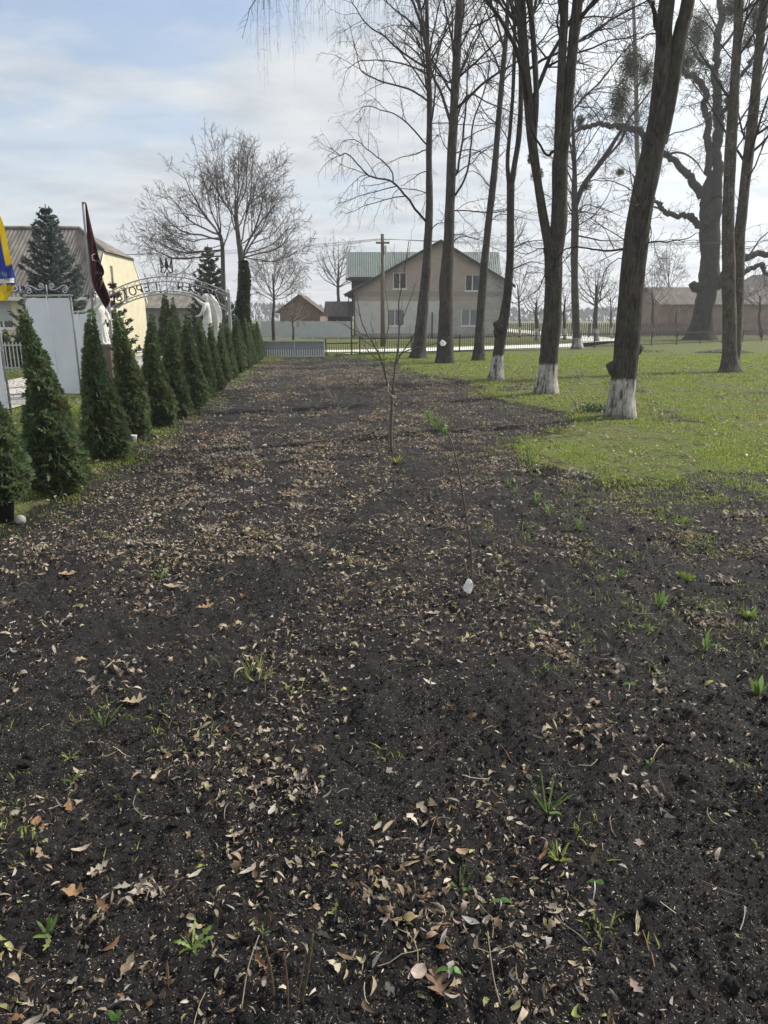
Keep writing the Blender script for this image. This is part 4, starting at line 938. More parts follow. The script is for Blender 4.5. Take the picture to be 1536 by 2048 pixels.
# conifers
def conifer_layers(t, c, H, R, ntier, colr, needle, name='foliage', lean=0.0, droop=.25, dens=1.0):
    mb = MB(); br = MB()
    for k in range(ntier):
        f = (k + .3) / ntier; z = H * (.06 + .92 * f); L = R * (1 - f) ** .85 + .05 * R; nb = int(9 - 3 * f)
        for j in range(nb):
            a = 6.283 * j / nb + k * 1.7 + rg.normal(0, .15); l = L * rg.uniform(.75, 1.12); up = .15 + .55 * f
            s = np.linspace(0, 1, 6); pr = s * l; pz = z + s * l * up * .5 - droop * l * s * (1 - s) * 1.2 + .18 * l * s ** 3
            P = c + np.stack([pr * math.cos(a), pr * math.sin(a), pz], -1); br.tube(P, np.linspace(.03, .008, 6) * (R / 2), 4)
            m = int(34 * dens * (l / R + .2)); s2 = rg.random(m) ** .7; q = np.array([np.interp(s2, s, P[:, i]) for i in range(3)]).T
            spread = (.10 + .30 * (1 - s2)) * l
            lat = rg.normal(0, .45, m) * spread; q[:, 0] += -math.sin(a) * lat; q[:, 1] += math.cos(a) * lat; q[:, 2] += -np.abs(lat) * .25 + rg.normal(0, .03, m)
            for rep in range(3):
                dd = np.stack([math.cos(a) - math.sin(a) * np.sign(lat) * .7, math.sin(a) + math.cos(a) * np.sign(lat) * .7, .25 * np.ones(m)], -1) + rg.normal(0, .5, (m, 3))
                leaf_quads(mb, q + rg.normal(0, .03, (m, 3)), dd, rg.uniform(.6, 1.2, m) * needle, rg.uniform(.25, .4, m) * needle, colr * rg.uniform(.55, 1.5, (m, 1)))
    br.tube(np.array([c + (0, 0, -.1), c + (0, 0, H * .5), c + (0, 0, H)]), [.05 * R + .06, .03 * R + .04, .015], 8)
    br.build('trunk', M_BARK, t); mb.build(name, M_GREEN, t)
b = D(124, 700, 27); b[2] = 0
t = thing('spruce_tree', b, 'blue green spruce rising in front of the corrugated roof', 'spruce'); conifer_layers(t, b, D(124, 408, 27)[2], 1.75, 21, np.array([.095, .125, .115]), .20, dens=1.2)
b = D(428, 700, 41); b[2] = 0
t = thing('spruce_tree', b, 'dark green conifer behind the praying angel statue and the bare tree', 'spruce'); conifer_layers(t, b, D(428, 488, 41)[2], 1.7, 16, np.array([.050, .070, .042]), .26, dens=1.1)
b = D(238, 700, 30); b[2] = 0
t = thing('spruce_tree', b, 'small spruce with bare drooping boughs between arch post and yellow gable', 'spruce'); conifer_layers(t, b, D(232, 555, 30)[2], .9, 8, np.array([.045, .065, .035]), .20, dens=.45)

# ------------------------------------------------------------------ thujas
def thuja_mesh(H, R, n, needle, seed):
    """spires of flat scale sprays round a stem; local origin at the foot"""
    g = np.random.default_rng(seed); mb = MB()
    t = 1 - np.sqrt(g.random(n) * .99); a = g.uniform(0, 6.283, n)
    prof = np.where(t < .10, .70 + t * 3.0, (1 - (t - .10) / .90) ** (.95 + .25 * g.random())); prof = np.minimum(prof, 1) * R
    # boughs: clumps of sprays that stand out from the outline, with hollows between
    lump = .62 + .75 * fbm(np.cos(a) * 1.6 + t * 11 + seed, np.sin(a) * 1.6 + t * 7, 3, seed); shell = .30 + .72 * g.random(n) ** .55
    stick = g.random(n) < .05
    r = prof * lump * shell * np.where(stick, 1.18, 1) + .012
    lx, ly = g.normal(0, .025, 2); ph = g.uniform(0, 6)
    ax = np.stack([lx * t * H + .02 * np.sin(t * 6 + ph), ly * t * H + .02 * np.cos(t * 5 + ph)], -1)
    up = .55 + .9 * t + g.normal(0, .35, n)
    p = np.stack([r * np.cos(a) + ax[:, 0], r * np.sin(a) + ax[:, 1], t * H * .97 + .03 + r * .15], -1)
    k = int(n * .10); sa = g.uniform(0, 6.283); f = g.random(k); h0 = g.uniform(.30, .5); hl = g.uniform(.22, .34)        # a side leader
    q = .55 * R * (1 - h0); rr = R * .34 * (1 - f) * g.uniform(.3, 1.1, k); p[:k] = np.stack([q * np.cos(sa) * (1 + .3 * f) + rr * np.cos(a[:k]), q * np.sin(sa) * (1 + .3 * f) + rr * np.sin(a[:k]), H * (h0 + hl * f)], -1)
    out = np.stack([np.cos(a), np.sin(a), up], -1) + g.normal(0, .30, (n, 3)); out /= np.linalg.norm(out, axis=1, keepdims=True)
    nrm = np.cross(out, g.normal(size=(n, 3))); nrm /= np.linalg.norm(nrm, axis=1, keepdims=True); sd = np.cross(out, nrm)
    tone = fbm(np.cos(a) * 2 + t * 8 + seed * 2, np.sin(a) * 2 + t * 6, 2, seed + 4)[:, None]
    col = np.array([.128, .180, .088]) * g.uniform(.6, 1.5, (n, 1)) * (.75 + .5 * tone); yl = g.random(n) < .12; col[yl] = np.array([.165, .195, .075]) * g.uniform(.7, 1.2, (yl.sum(), 1)); br_ = (g.random(n) < .012) | ((fbm(np.cos(a) * 3 + seed, t * 12 + np.sin(a) * 3, 2, seed + 8) > .76) & (g.random(n) < .5)); col[br_] = np.array([.13, .085, .045])
    sz = needle * g.uniform(.6, 1.35, n) * (1 - .30 * t)
    for k in (-1, 0, 1, -2, 2):
        dd = out + sd * (.55 * k); dd /= np.linalg.norm(dd, axis=1, keepdims=True); w = np.cross(dd, nrm) * (sz * .13)[:, None]; q = p + out * (sz * .14 * abs(k))[:, None]; L = (sz * (1 - .16 * abs(k)))[:, None]
        V = np.stack([q - w * .5, q + dd * L * .55 - w, q + dd * L, q + dd * L * .55 + w], 1).reshape(-1, 3); mb.add(V, np.arange(n * 4).reshape(-1, 4), np.repeat(col, 4, axis=0))
    br = MB(); br.tube(np.array([(0, 0, -.05), (lx * H * .5, ly * H * .5, H * .5), (lx * H * .85, ly * H * .85, H * .85)]), [.02, .012, .003], 6)
    for k in range(26):
        f = k / 26; aa = k * 2.4; l = R * (1 - f) * .8; br.tube(np.array([(0, 0, H * f * .80 + .04), (l * .5 * math.cos(aa), l * .5 * math.sin(aa), H * f * .80 + .08), (l * .8 * math.cos(aa), l * .8 * math.sin(aa), H * f * .80 + .12)]) + np.array([lx, ly, 0]) * H * f * .8, [.008, .006, .003], 4)
    return mb, br
GTH = 'thujas planted in a row along the soil bed'
def thuja(loc, label, H=1.75, R=.34, n=5200, needle=.085, seed=1, group=GTH):
    t = thing('thuja', (0, 0, 0), label, 'thuja', group); a, b_ = thuja_mesh(H, R, n, needle, seed)
    b_.build('trunk', M_BARK, t); a.build('foliage', M_GREEN, t); t.location = tuple(float(v) for v in loc); return t
hb = [(120, 988, 1.78, 1.0), (214, 922, 1.80, .98), (267, 880, 1.80, .9), (318, 855, 1.78, .93), (352, 838, 1.72, .85), (386, 818, 1.80, .95), (410, 798, 1.72, .85), (430, 783, 1.76, .9), (447, 768, 1.70, .85), (461, 758, 1.72, .9),
      (474, 748, 1.75, .95), (484, 741, 1.74, .95), (493, 735, 1.76, .95), (501, 730, 1.74, .95), (508, 725, 1.75, .95), (514, 721, 1.73, .95), (519, 717, 1.7, .95)]
TL = {0: 'tall full thuja standing in front of the white banner, next after the potted one', 1: 'thuja in the row directly right of the two white banners', 2: 'thuja in the row just in front of the angel on the brown plinth',
      3: 'thuja in the row below the arch lettering, with a small side spire'}
ORD = ['first', 'second', 'third', 'fourth', 'fifth', 'sixth', 'seventh', 'eighth', 'ninth', 'tenth', 'eleventh', 'twelfth', 'thirteenth', 'fourteenth', 'fifteenth', 'sixteenth', 'seventeenth']
protos = []
for i, (x, y, h, w) in enumerate(hb):
    g = G(x, y); g[2] = float(height(g[0], g[1])) - .02
    lab = TL.get(i, 'thuja in the row along the bed, %s one counted from the potted thuja' % ORD[i])
    if i == len(hb) - 1: lab = 'last thuja of the row, beside the grey gate'
    if i < 7:
        protos.append(thuja(g, lab, h, (.27, .235, .245, .235, .23, .245, .23)[i], (9000, 8500, 7500, 7000, 6000, 5600, 5200)[i], .072, 3 + i * 5))
    else:
        cc = copy_tree(protos[2 + (i * 3) % 5], g, RR.uniform(0, 6.28), (w * RR.uniform(.92, 1.1), w * RR.uniform(.92, 1.1), h / 1.79 * RR.uniform(.90, 1.05)), lab); cc.rotation_euler[0] = RR.uniform(-.03, .03); cc.rotation_euler[1] = RR.uniform(-.03, .03)
g = G(6, 1046); g[2] = float(height(g[0], g[1]))
thuja(g + (-.03, 0, .14), 'yellowish green thuja growing in the black pot at the left edge', 1.30, .25, 8500, .072, 21, 'potted thujas')
mb = MB(); mb.lathe((0, 0, 0), [(.0, .0), (.115, .0), (.14, .20), (.155, .205), (.155, .225), (.135, .225), (.128, .17), (0, .17)], 24)
o = tag(mb.build('plant_pot', mat_plain('black_plastic', (.012, .012, .013), .45)), 'black plastic plant pot at the left edge of the soil bed', 'plant pot'); o.location = tuple(g + (-.03, 0, -.01))
GS = 'small thujas beyond the path'
sm = None
for x, y, lab in ((18, 738, 'small slim thuja beyond the path at the left edge'), (46, 735, 'small slim thuja beyond the path, left of the big banner'), (72, 735, 'small thuja beyond the path half hidden by the big banner'), (-22, 742, 'small thuja beyond the path just outside the left border')):
    g = G(x, y)
    if sm is None: sm = thuja(g, lab, 1.35, .22, 1300, .12, 31, GS)
    else: copy_tree(sm, g, RR.uniform(0, 6), RR.uniform(.92, 1.06), lab)
big = None
for x, lab in ((334, 'left one of two tall dark thujas standing under the arch'), (353, 'right one of two tall dark thujas standing under the arch')):
    g = D(x, 690, 33); g[2] = 0
    if big is None: big = thuja(g, lab, 4.0, .42, 3200, .18, 41, 'tall thujas seen through the arch'); big.scale = (.95, .95, D(x, 578, 33)[2] / 4.0)
    else: copy_tree(big, g, 2.0, (.8, .8, D(x, 592, 33)[2] / 4.0), lab)
# ------------------------------------------------------------------ buildings
M_BEIGE = mat_noise('beige_plaster', (0.62, 0.55, 0.39), (0.70, 0.63, 0.46), 2, 0.9, 0.15, 60)
M_YELLOW = mat_noise('yellow_plaster', (0.50, 0.465, 0.335), (0.57, 0.53, 0.39), 2, 0.9, 0.15, 60)
M_ASB = mat_noise('fibre_cement', (0.095, 0.085, 0.075), (0.20, 0.18, 0.16), 3, 0.9, 0.2, 30, stretch=(1, .3, .3))
M_WHITE = mat_plain('white_plastic', (.74, .74, .73), .45)
M_GLASS = mat_glass('window_glass')
M_CURT = mat_glass('curtained_glass', (.16, .17, .19))
M_STEEL = mat_plain('galvanised_steel', (.48, .49, .50), .45, metal=.15)
M_SHEETM = mat_plain('grey_sheet_metal', (.42, .45, .47), .55)
M_BLACK = mat_plain('black_metal', (.018, .018, .02), .5)
M_WOOD = mat_noise('weathered_wood', (.09, .075, .06), (.17, .14, .11), 4, .9, .4, 25, stretch=(3, 3, .6))
M_CONC = mat_noise('concrete', (.24, .23, .22), (.36, .35, .33), 4, .9, .3, 30)
M_DARK = mat_noise('dark_timber', (.035, .03, .028), (.07, .06, .055), 5, .9, .2, 30)
M_GREENR = mat_noise('green_roof_sheet', (.088, .122, .108), (.13, .165, .148), 1.2, .45, .05, 40, spec=.5)
def mat_brickhouse():
    m, nt, b, _ = new_mat('brick_gable')
    tc = nt.nodes.new('ShaderNodeTexCoord'); s = nt.nodes.new('ShaderNodeSeparateXYZ'); nt.links.new(tc.outputs['Object'], s.inputs[0])
    cb = nt.nodes.new('ShaderNodeCombineXYZ'); nt.links.new(s.outputs['X'], cb.inputs[0]); nt.links.new(s.outputs['Z'], cb.inputs[1]); v = cb.outputs[0]
    def brick(c1, c2, mo, w, h, bias=0.0):
        n = nt.nodes.new('ShaderNodeTexBrick'); n.inputs['Color1'].default_value = (*c1, 1); n.inputs['Color2'].default_value = (*c2, 1); n.inputs['Mortar'].default_value = (*mo, 1)
        n.inputs['Scale'].default_value = 1; n.inputs['Brick Width'].default_value = w; n.inputs['Row Height'].default_value = h; n.inputs['Mortar Size'].default_value = .012; n.inputs['Bias'].default_value = bias
        nt.links.new(v, n.inputs['Vector']); return n.outputs['Color']
    red = brick((.30, .205, .165), (.40, .295, .245), (.42, .39, .36), .27, .085); gry = brick((.36, .355, .345), (.48, .475, .46), (.27, .265, .255), .41, .20); pla = ramp(nt, tex_noise(nt, v, 1.3, 6), [(.3, (.46, .45, .43)), (.7, (.60, .585, .56))])
    brn = brick((.34, .315, .295), (.45, .42, .395), (.30, .28, .265), .41, .20)
    # the builders changed materials: brick above and left, grey block round the right upper window, render and block below
    nz = tex_noise(nt, v, .9, 5, .6)
    def step(sock, lo, hi, amp):
        a = nt.nodes.new('ShaderNodeMath'); a.operation = 'MULTIPLY_ADD'; nt.links.new(nz, a.inputs[0]); a.inputs[1].default_value = amp; nt.links.new(sock, a.inputs[2])
        r = nt.nodes.new('ShaderNodeMapRange'); nt.links.new(a.outputs[0], r.inputs[0]); r.inputs[1].default_value = lo + amp * .5; r.inputs[2].default_value = hi + amp * .5; return r.outputs[0]
    patch = tex_noise(nt, v, 2.4, 5, .7)
    upper = mixc(nt, step(s.outputs['X'], 4.0, 4.6, .9), red, gry)                # right half of the first floor is block
    gable = mixc(nt, step(s.outputs['Z'], 6.0, 6.3, .9), upper, red)
    rp = nt.nodes.new('ShaderNodeMapRange'); nt.links.new(patch, rp.inputs[0]); rp.inputs[1].default_value = .50; rp.inputs[2].default_value = .62; rp.inputs[4].default_value = .45
    gable = mixc(nt, rp.outputs[0], gable, (.36, .34, .315))
    lower = mixc(nt, step(s.outputs['X'], 1.2, 1.7, .8), pla, brn)
    c = mixc(nt, step(s.outputs['Z'], 3.15, 3.22, .25), lower, gable)
    band = nt.nodes.new('ShaderNodeMapRange'); nt.links.new(s.outputs['Z'], band.inputs[0]); band.inputs[1].default_value = 4.05; band.inputs[2].default_value = 4.0
    b1 = step(s.outputs['Z'], 3.55, 3.58, .04); mu = nt.nodes.new('ShaderNodeMath'); mu.operation = 'MULTIPLY'; nt.links.new(band.outputs[0], mu.inputs[0]); nt.links.new(b1, mu.inputs[1])
    mu2 = nt.nodes.new('ShaderNodeMath'); mu2.operation = 'MULTIPLY'; nt.links.new(mu.outputs[0], mu2.inputs[0]); mu2.inputs[1].default_value = .7
    c = mixc(nt, mu2.outputs[0], c, (.24, .23, .21))
    nt.links.new(c, b.inputs['Base Color']); b.inputs['Roughness'].default_value = .9
    bump(nt, b, red, .3, .01); return m

def window(parent, mb_to, x0, z0, x1, z1, mull=(.5,), glass=None, sill=True, fw=.07, ax='x', dep=.1):
    """casement in a wall facing -Y (ax x) : frame > pane, sill ; mapped through mb_to(a, z, depth)"""
    def bar(mb, a0, b0, a1, b1, d0, d1):
        c = [mb_to(a, b_, d) for a, b_, d in ((a0, b0, d0), (a1, b0, d0), (a1, b0, d1), (a0, b0, d1), (a0, b1, d0), (a1, b1, d0), (a1, b1, d1), (a0, b1, d1))]
        mb.add(c, [(0,3,2,1),(4,5,6,7),(0,1,5,4),(1,2,6,5),(2,3,7,6),(3,0,4,7)])
    f = MB(); d0, d1 = .03, .03 + dep
    bar(f, x0, z0, x0 + fw, z1, d0, d1); bar(f, x1 - fw, z0, x1, z1, d0, d1); bar(f, x0 + fw, z0, x1 - fw, z0 + fw, d0, d1); bar(f, x0 + fw, z1 - fw, x1 - fw, z1, d0, d1)
    for m_ in mull:
        xm = x0 + (x1 - x0) * m_; bar(f, xm - fw * .55, z0 + fw, xm + fw * .55, z1 - fw, d0 + .005, d1 - .005)
    fo = f.build('window', M_WHITE, parent, False)
    g = MB(); bar(g, x0 + fw * .5, z0 + fw * .5, x1 - fw * .5, z1 - fw * .5, d0 + .05, d0 + .06); g.build('pane', glass or M_GLASS, fo, False)
    if sill:
        s_ = MB(); bar(s_, x0 - .06, z0 - .06, x1 + .06, z0 - .004, -.10, d0 + .02); s_.build('sill', M_WHITE, fo, False)
    return fo

def brick_house():
    Y = 67.0; k = lambda px, py, y=Y: D(px, py, y)
    base = np.array([4.2, Y, 0]); t = thing('brick_house', base, 'unfinished two storey brick house with green metal cross roof and white windows', 'house')
    XL, XR = k(708, 672)[0], k(1003, 670)[0]; ax, az = k(881, 480)[0], k(881, 480)[2]; lx, lz = k(690, 588)[0], k(690, 588)[2]; rx, rz = k(1029, 570)[0], k(1029, 570)[2]
    zl = lz + (az - lz) * (XL - lx) / (ax - lx) - .1; zr = rz + (az - rz) * (rx - XR) / (rx - ax) - .1
    wins = [(786, 545, 813, 578), (930, 549, 959, 582), (774, 619, 809, 652), (922, 618, 957, 652)]
    wr = [(k(a, d)[0], k(a, d)[2], k(c, d)[0], k(a, b_)[2]) for a, b_, c, d in wins]
    w = MB(); holed_wall(w, [(XL, -.1), (XR, -.1), (XR, zr), (ax, az - .15), (XL, zl)], [[(a, b_), (a, d), (c, d), (c, b_)] for a, b_, c, d in wr], lambda a, b_: (a, Y, b_), (0, .35, 0))
    w.box(XL, Y + .36, -.1, XL + .3, Y + 11, zl - .1); w.box(XR - .3, Y + .36, -.1, XR, Y + 11, zr - .1); w.build('wall', mat_brickhouse(), t, False)
    for i, (a, b_, c, d) in enumerate(wr): window(t, lambda p, q, dd: (p, Y + .06 + dd, q), a, b_, c, d, (.5,) if i != 2 else (.45,), M_CURT if i > 1 else M_GLASS)
    pl = MB(); pl.box(XL - .05, Y - .06, -.1, XR + .05, Y - .003, .35); pl.build('plinth', M_CONC, t, False)
    # main roof: fascia boards along the gable, green sheets
    rf = MB(); y0 = Y - .55
    for (ex, ez) in ((lx, lz), (rx, rz)):
        corrugated(rf, (ax, y0, az), (ax, Y + 12, az), (ex, Y + 12, ez), (ex, y0, ez), 60, .02, 4)
    # cross roof behind, ridge along X
    yr = 72.5; zr_ = k(760, 504, yr)[2]; ye = 69.2; ze = k(715, 554, ye)[2]; xl = k(693, 504, yr)[0]; xr = k(998, 504, yr)[0]
    corrugated(rf, (xl, yr, zr_), (xr, yr, zr_), (k(1003, 546, ye)[0], ye, ze), (k(693, 554, ye)[0], ye, ze), 70, .025, 4)
    corrugated(rf, (xl, yr, zr_), (xr, yr, zr_), (xr, yr + 4, ze), (xl, yr + 4, ze), 70, .025, 4)
    roof = rf.build('roof', M_GREENR, t)
    fb = MB()
    for (ex, ez) in ((lx, lz), (rx, rz)): fb.slab((ax, y0 - .02, az - .02), (ex, y0 - .02, ez - .02), (ex, y0 - .02, ez - .30), (ax, y0 - .02, az - .30), (0, .04, 0)); fb.slab((ax, y0 + .03, az - .10), (ex, y0 + .03, ez - .10), (ex, Y + 11.9, ez - .10), (ax, Y + 11.9, az - .10), (0, 0, -.04))
    fb.slab((xl + .05, ye - .02, ze - .05), (xl + 5, ye - .02, ze - .05), (xl + 5, ye - .02, ze - .28), (xl + .05, ye - .02, ze - .28), (0, .05, 0))
    fb.build('fascia', M_DARK, t, False)
    cw = MB(); x0 = k(703, 560, 70)[0]; cw.box(x0, 69.9, lz - 1.5, x0 + 6, 70.2, ze + .2); cw.slab((x0, 70.0, ze), (x0, 75.5, ze), (x0, 72.5, zr_ - .15), (x0, 72.5, zr_ - .15), (.1, 0, 0)); cw.build('side_wall', M_DARK, t, False)
    dp = MB()
    for px in (697, 709):
        x = k(px, 600)[0]; dp.tube(np.array([(x + .05, Y - .2, lz - .1), (x, Y - .12, lz - .6), (x, Y - .1, 1), (x, Y - .1, .1)]), .05, 6)
    dp.tube(np.array([(lx - .05, y0, lz - .05), (lx - .05, Y + 12, lz - .05)]), .07, 6); dp.build('drainpipe', M_BLACK, t)
    po = MB(); xx = k(864, 640)[0]; po.box(xx - .06, Y - .3, 0, xx + .06, Y - .18, 2.2); po.build('gas_riser', M_BLACK, t, False)
brick_house()

def yellow_house():
    c = np.array([-14.0, 36.0, 0.0]); t = thing('yellow_house', c, 'yellow shop building with grey corrugated half hipped roof and blue sign', 'house')
    g = unit(np.array([-.30, 7.0, 0])); l = unit(np.array([-g[1], g[0], 0]))     # g along the gable away, l to the left along the front
    A = lambda a, b_, z: c + l * a + g * b_ + np.array([0, 0, z])
    W_ = 8.4; L_ = 26.0; ev = 3.05
    rz = 6.25; hz = 4.95; hb0 = W_ / 2 * (1 - (hz - ev) / (rz - ev)); 
    m = mpp(A(0, 0, 2)); 
    # front
    wx = [((2.0, 1.02), (4.6, 1.02), (4.6, 2.42), (2.0, 2.42))]
    fx = []
    for px0, px1 in ((-40, 26),):
        # intersect the view with the front plane for the window by the left border
        def along(px):
            d = ray(px, 640); n = np.cross(l, (0, 0, 1)); tt = ((c - np.array([0, 0, EYE])) @ n) / (d @ n); return float((np.array([0, 0, EYE]) + d * tt - c) @ l)
        fx = [(along(px1), along(px0))]
    a0, a1 = fx[0]; wins = [(a0, 1.20, a1, 2.62)] + [(a0 + 5.0 * k, 1.20, a0 + 5.0 * k + 2.0, 2.62) for k in (1, 2)]
    w = MB(); holed_wall(w, [(0, -.1), (L_, -.1), (L_, ev), (0, ev)], [[(a, b_), (d, b_), (d, e), (a, e)] for a, b_, d, e in wins], lambda a, z: A(a, 0, z), g * .3)
    w.build('front_wall', M_BEIGE, t, False)
    gw = MB(); hole = [[(W_ * .52, 2.5), (W_ * .60, 2.5), (W_ * .60, 3.3), (W_ * .52, 3.3)], [(W_ * .30, 3.3), (W_ * .35, 3.3), (W_ * .35, 4.3), (W_ * .30, 4.3)]]
    holed_wall(gw, [(.01, -.1), (W_, -.1), (W_, ev), (W_ - hb0, hz), (hb0, hz), (.01, ev)], hole, lambda b_, z: A(-.02, b_, z), l * .3); gw.build('gable_wall', M_YELLOW, t, False)
    for (b0, z0), (b1, z1) in ((hole[0][0], hole[0][2]), (hole[1][0], hole[1][2])):
        window(t, lambda p, q, d: A(.05 + d, p, q), b0, z0, b1, z1, (.5,), None, False, .05)
    for a, z0, d, z1 in wins:
        f = window(t, lambda p, q, dd: A(p, .05 + dd, q), a, z0, d, z1, (.33,), None, True, .07)
        sh = MB(); sh.slab(A(a + .08, .06, z0 + .35), A(d - .08, .06, z0 + .35), A(d - .08, .06, z1 - .08), A(a + .08, .06, z1 - .08), g * .02); sh.build('roller_shutter', M_SHEETM, f, False)
    bk = MB(); bk.slab(A(0, W_ - .3, -.1), A(L_, W_ - .3, -.1), A(L_, W_ - .3, ev), A(0, W_ - .3, ev), g * .3); bk.build('back_wall', M_BEIGE, t, False)
    # roof: front and rear sheets cut short by the hip
    ov = .45; s_ = (rz - ev) / (W_ / 2); ye0 = -ov; ze0 = ev - ov * s_; hipx = 1.9
    rf = MB()
    n_ = 60; e = .06
    def sheet3(P, n, amp): corrugated(rf, *P, n, amp, 5)
    yb = hb0; 
    # big rectangular field beyond the hip, then the trapezoid over the gable end
    for f_ in (1, -1):
        q = (lambda b_: b_) if f_ == 1 else (lambda b_: W_ - b_)
        sheet3((A(hipx, q(W_ / 2), rz), A(L_, q(W_ / 2), rz), A(L_, q(ye0), ze0), A(hipx, q(ye0), ze0)), 120, .025)
        sheet3((A(-e, q(hb0), hz), A(hipx, q(W_ / 2), rz), A(hipx, q(ye0), ze0), A(-e, q(ye0), ze0)), 12, .025)
    rf.add([A(-e - .1, hb0 - .1, hz - .03), A(-e - .1, W_ - hb0 + .1, hz - .03), A(hipx, W_ / 2, rz + .02)], [(0, 1, 2)])
    rf.add([A(-e, hb0, hz - .05), A(-e, W_ - hb0, hz - .05), A(hipx, W_ / 2, rz - .05)], [(0, 2, 1)])
    ro = rf.build('roof', M_ASB, t, True)
    rd = MB(); rd.tube(np.array([A(hipx, W_ / 2, rz + .03), A(L_, W_ / 2, rz + .03)]), .10, 8); rd.tube(np.array([A(hipx, W_ / 2, rz + .02), A(-e, hb0, hz + .03)]), .09, 8); rd.build('ridge_cap', M_ASB, ro)
    vb = MB()
    for q0, q1, z0, z1 in ((ye0, hb0, ze0, hz), (W_ - ye0, W_ - hb0, ze0, hz)): vb.slab(A(-e, q0, z0 - .04), A(-e, q1, z1 - .04), A(-e, q1, z1 - .2), A(-e, q0, z0 - .2), l * .04)
    vb.slab(A(-e, ye0 - .01, ze0 - .02), A(L_, ye0 - .01, ze0 - .02), A(L_, ye0 - .01, ze0 - .2), A(-e, ye0 - .01, ze0 - .2), g * .03)
    vb.build('barge_board', M_WHITE, t, False)
    # fascia sign
    d = lambda px: along(px)
    sx0, sx1 = d(140), d(-60); sg = MB(); sg.slab(A(sx0, -.12, 2.74), A(sx1, -.12, 2.74), A(sx1, -.12, 3.2), A(sx0, -.12, 3.2), g * .11)
    s = sg.build('sign', mat_plain('blue_sign', (.05, .10, .34), .5), t, False)
    V, F = text_geo('ПАРК', .56, .01); lt = MB(); xc = d(29); V2 = np.array([A(xc - v[0] * 1.12, -.135 - v[2], 2.97 + v[1]) for v in V]); lt.add(V2, F); lt.build('lettering', M_WHITE, s, False)
    return t
yellow_house()

def simple_house(name, label, x0, x1, y0, dep, ev, rz, wallm, roofm, along_x=True, group=None, hip=0, n=40, wins=()):
    c = np.array([(x0 + x1) / 2, y0, 0]); t = thing(name, c, label, 'house' if 'house' in name else 'barn' if 'barn' in name else 'shed', group)
    w = MB(); yr = y0 + dep / 2; xm = (x0 + x1) / 2
    if along_x:
        w.box(x0, y0, -.1, x1, y0 + dep, ev)
        for x in (x0, x1): w.add([(x, y0, ev), (x, y0 + dep, ev), (x, yr, rz - .1)], [(0, 1, 2)])
    else:
        w.box(x0, y0, -.1, x1, y0 + dep, ev)
        for y in (y0, y0 + dep): w.add([(x0, y, ev), (x1, y, ev), (xm, y, rz - .1)], [(0, 1, 2)])
    w.build('wall', wallm, t, False)
    r = MB(); o = .4
    if along_x:
        for ye in (y0 - o, y0 + dep + o): corrugated(r, (x0 - o, yr, rz), (x1 + o, yr, rz), (x1 + o, ye, ev - .15), (x0 - o, ye, ev - .15), n, .03, 3)
    else:
        for xe in (x0 - o, x1 + o): corrugated(r, (xm, y0 - o, rz), (xm, y0 + dep + o, rz), (xe, y0 + dep + o, ev - .15), (xe, y0 - o, ev - .15), n, .03, 3)
    r.build('roof', roofm, t)
    for a, z0, b_, z1 in wins: window(t, lambda p, q, d: (p, y0 - .12 + d, q), a, z0, b_, z1, (.5,), None, False)
    return t
M_GREYB = mat_noise('grey_render', (.20, .205, .215), (.29, .295, .30), 2, .9, .2, 30)
M_BRK = mat_noise('old_brick', (.16, .095, .07), (.26, .165, .125), 3, .9, .3, 30)
M_ROOFD = mat_noise('dark_old_roof', (.075, .062, .055), (.15, .125, .11), 4, .9, .2, 30)
X = lambda px, Y: D(px, 640, Y)[0]
simple_house('grey_shed', 'long low grey building with grey sheet roof seen through the arch', X(288, 54), X(418, 54), 54, 6, 1.7 + 12 * 54 / FPX + .4, D(340, 586, 57)[2], M_GREYB, M_ASB)
simple_house('brick_shed', 'small old brick house with brown roof left of the big house', X(560, 78), X(640, 78), 78, 7, 2.4, D(600, 590, 80)[2], M_BRK, M_ROOFD, False)
simple_house('timber_shed', 'dark timber shed with sloping roof tight against the big house', X(655, 73), X(700, 73), 73, 5, 2.0, D(690, 602, 74)[2], M_DARK, M_ROOFD, True, n=16)
simple_house('brick_barn', 'long red brown barn with grey roof at the far right behind the oak', X(1322, 78), X(1660, 78), 78, 9, D(1420, 606, 78)[2], D(1420, 574, 82)[2], mat_noise('barn_brick', (.20, .14, .115), (.30, .22, .18), 1.2, .9, .3, 30), M_ASB, True, n=90)
simple_house('distant_house', 'pale house with steep grey roof at the right picture edge behind the barn', X(1475, 92), X(1640, 92), 92, 8, D(1500, 600, 92)[2], D(1530, 545, 94)[2], M_GREYB, M_ASB, False, n=30)

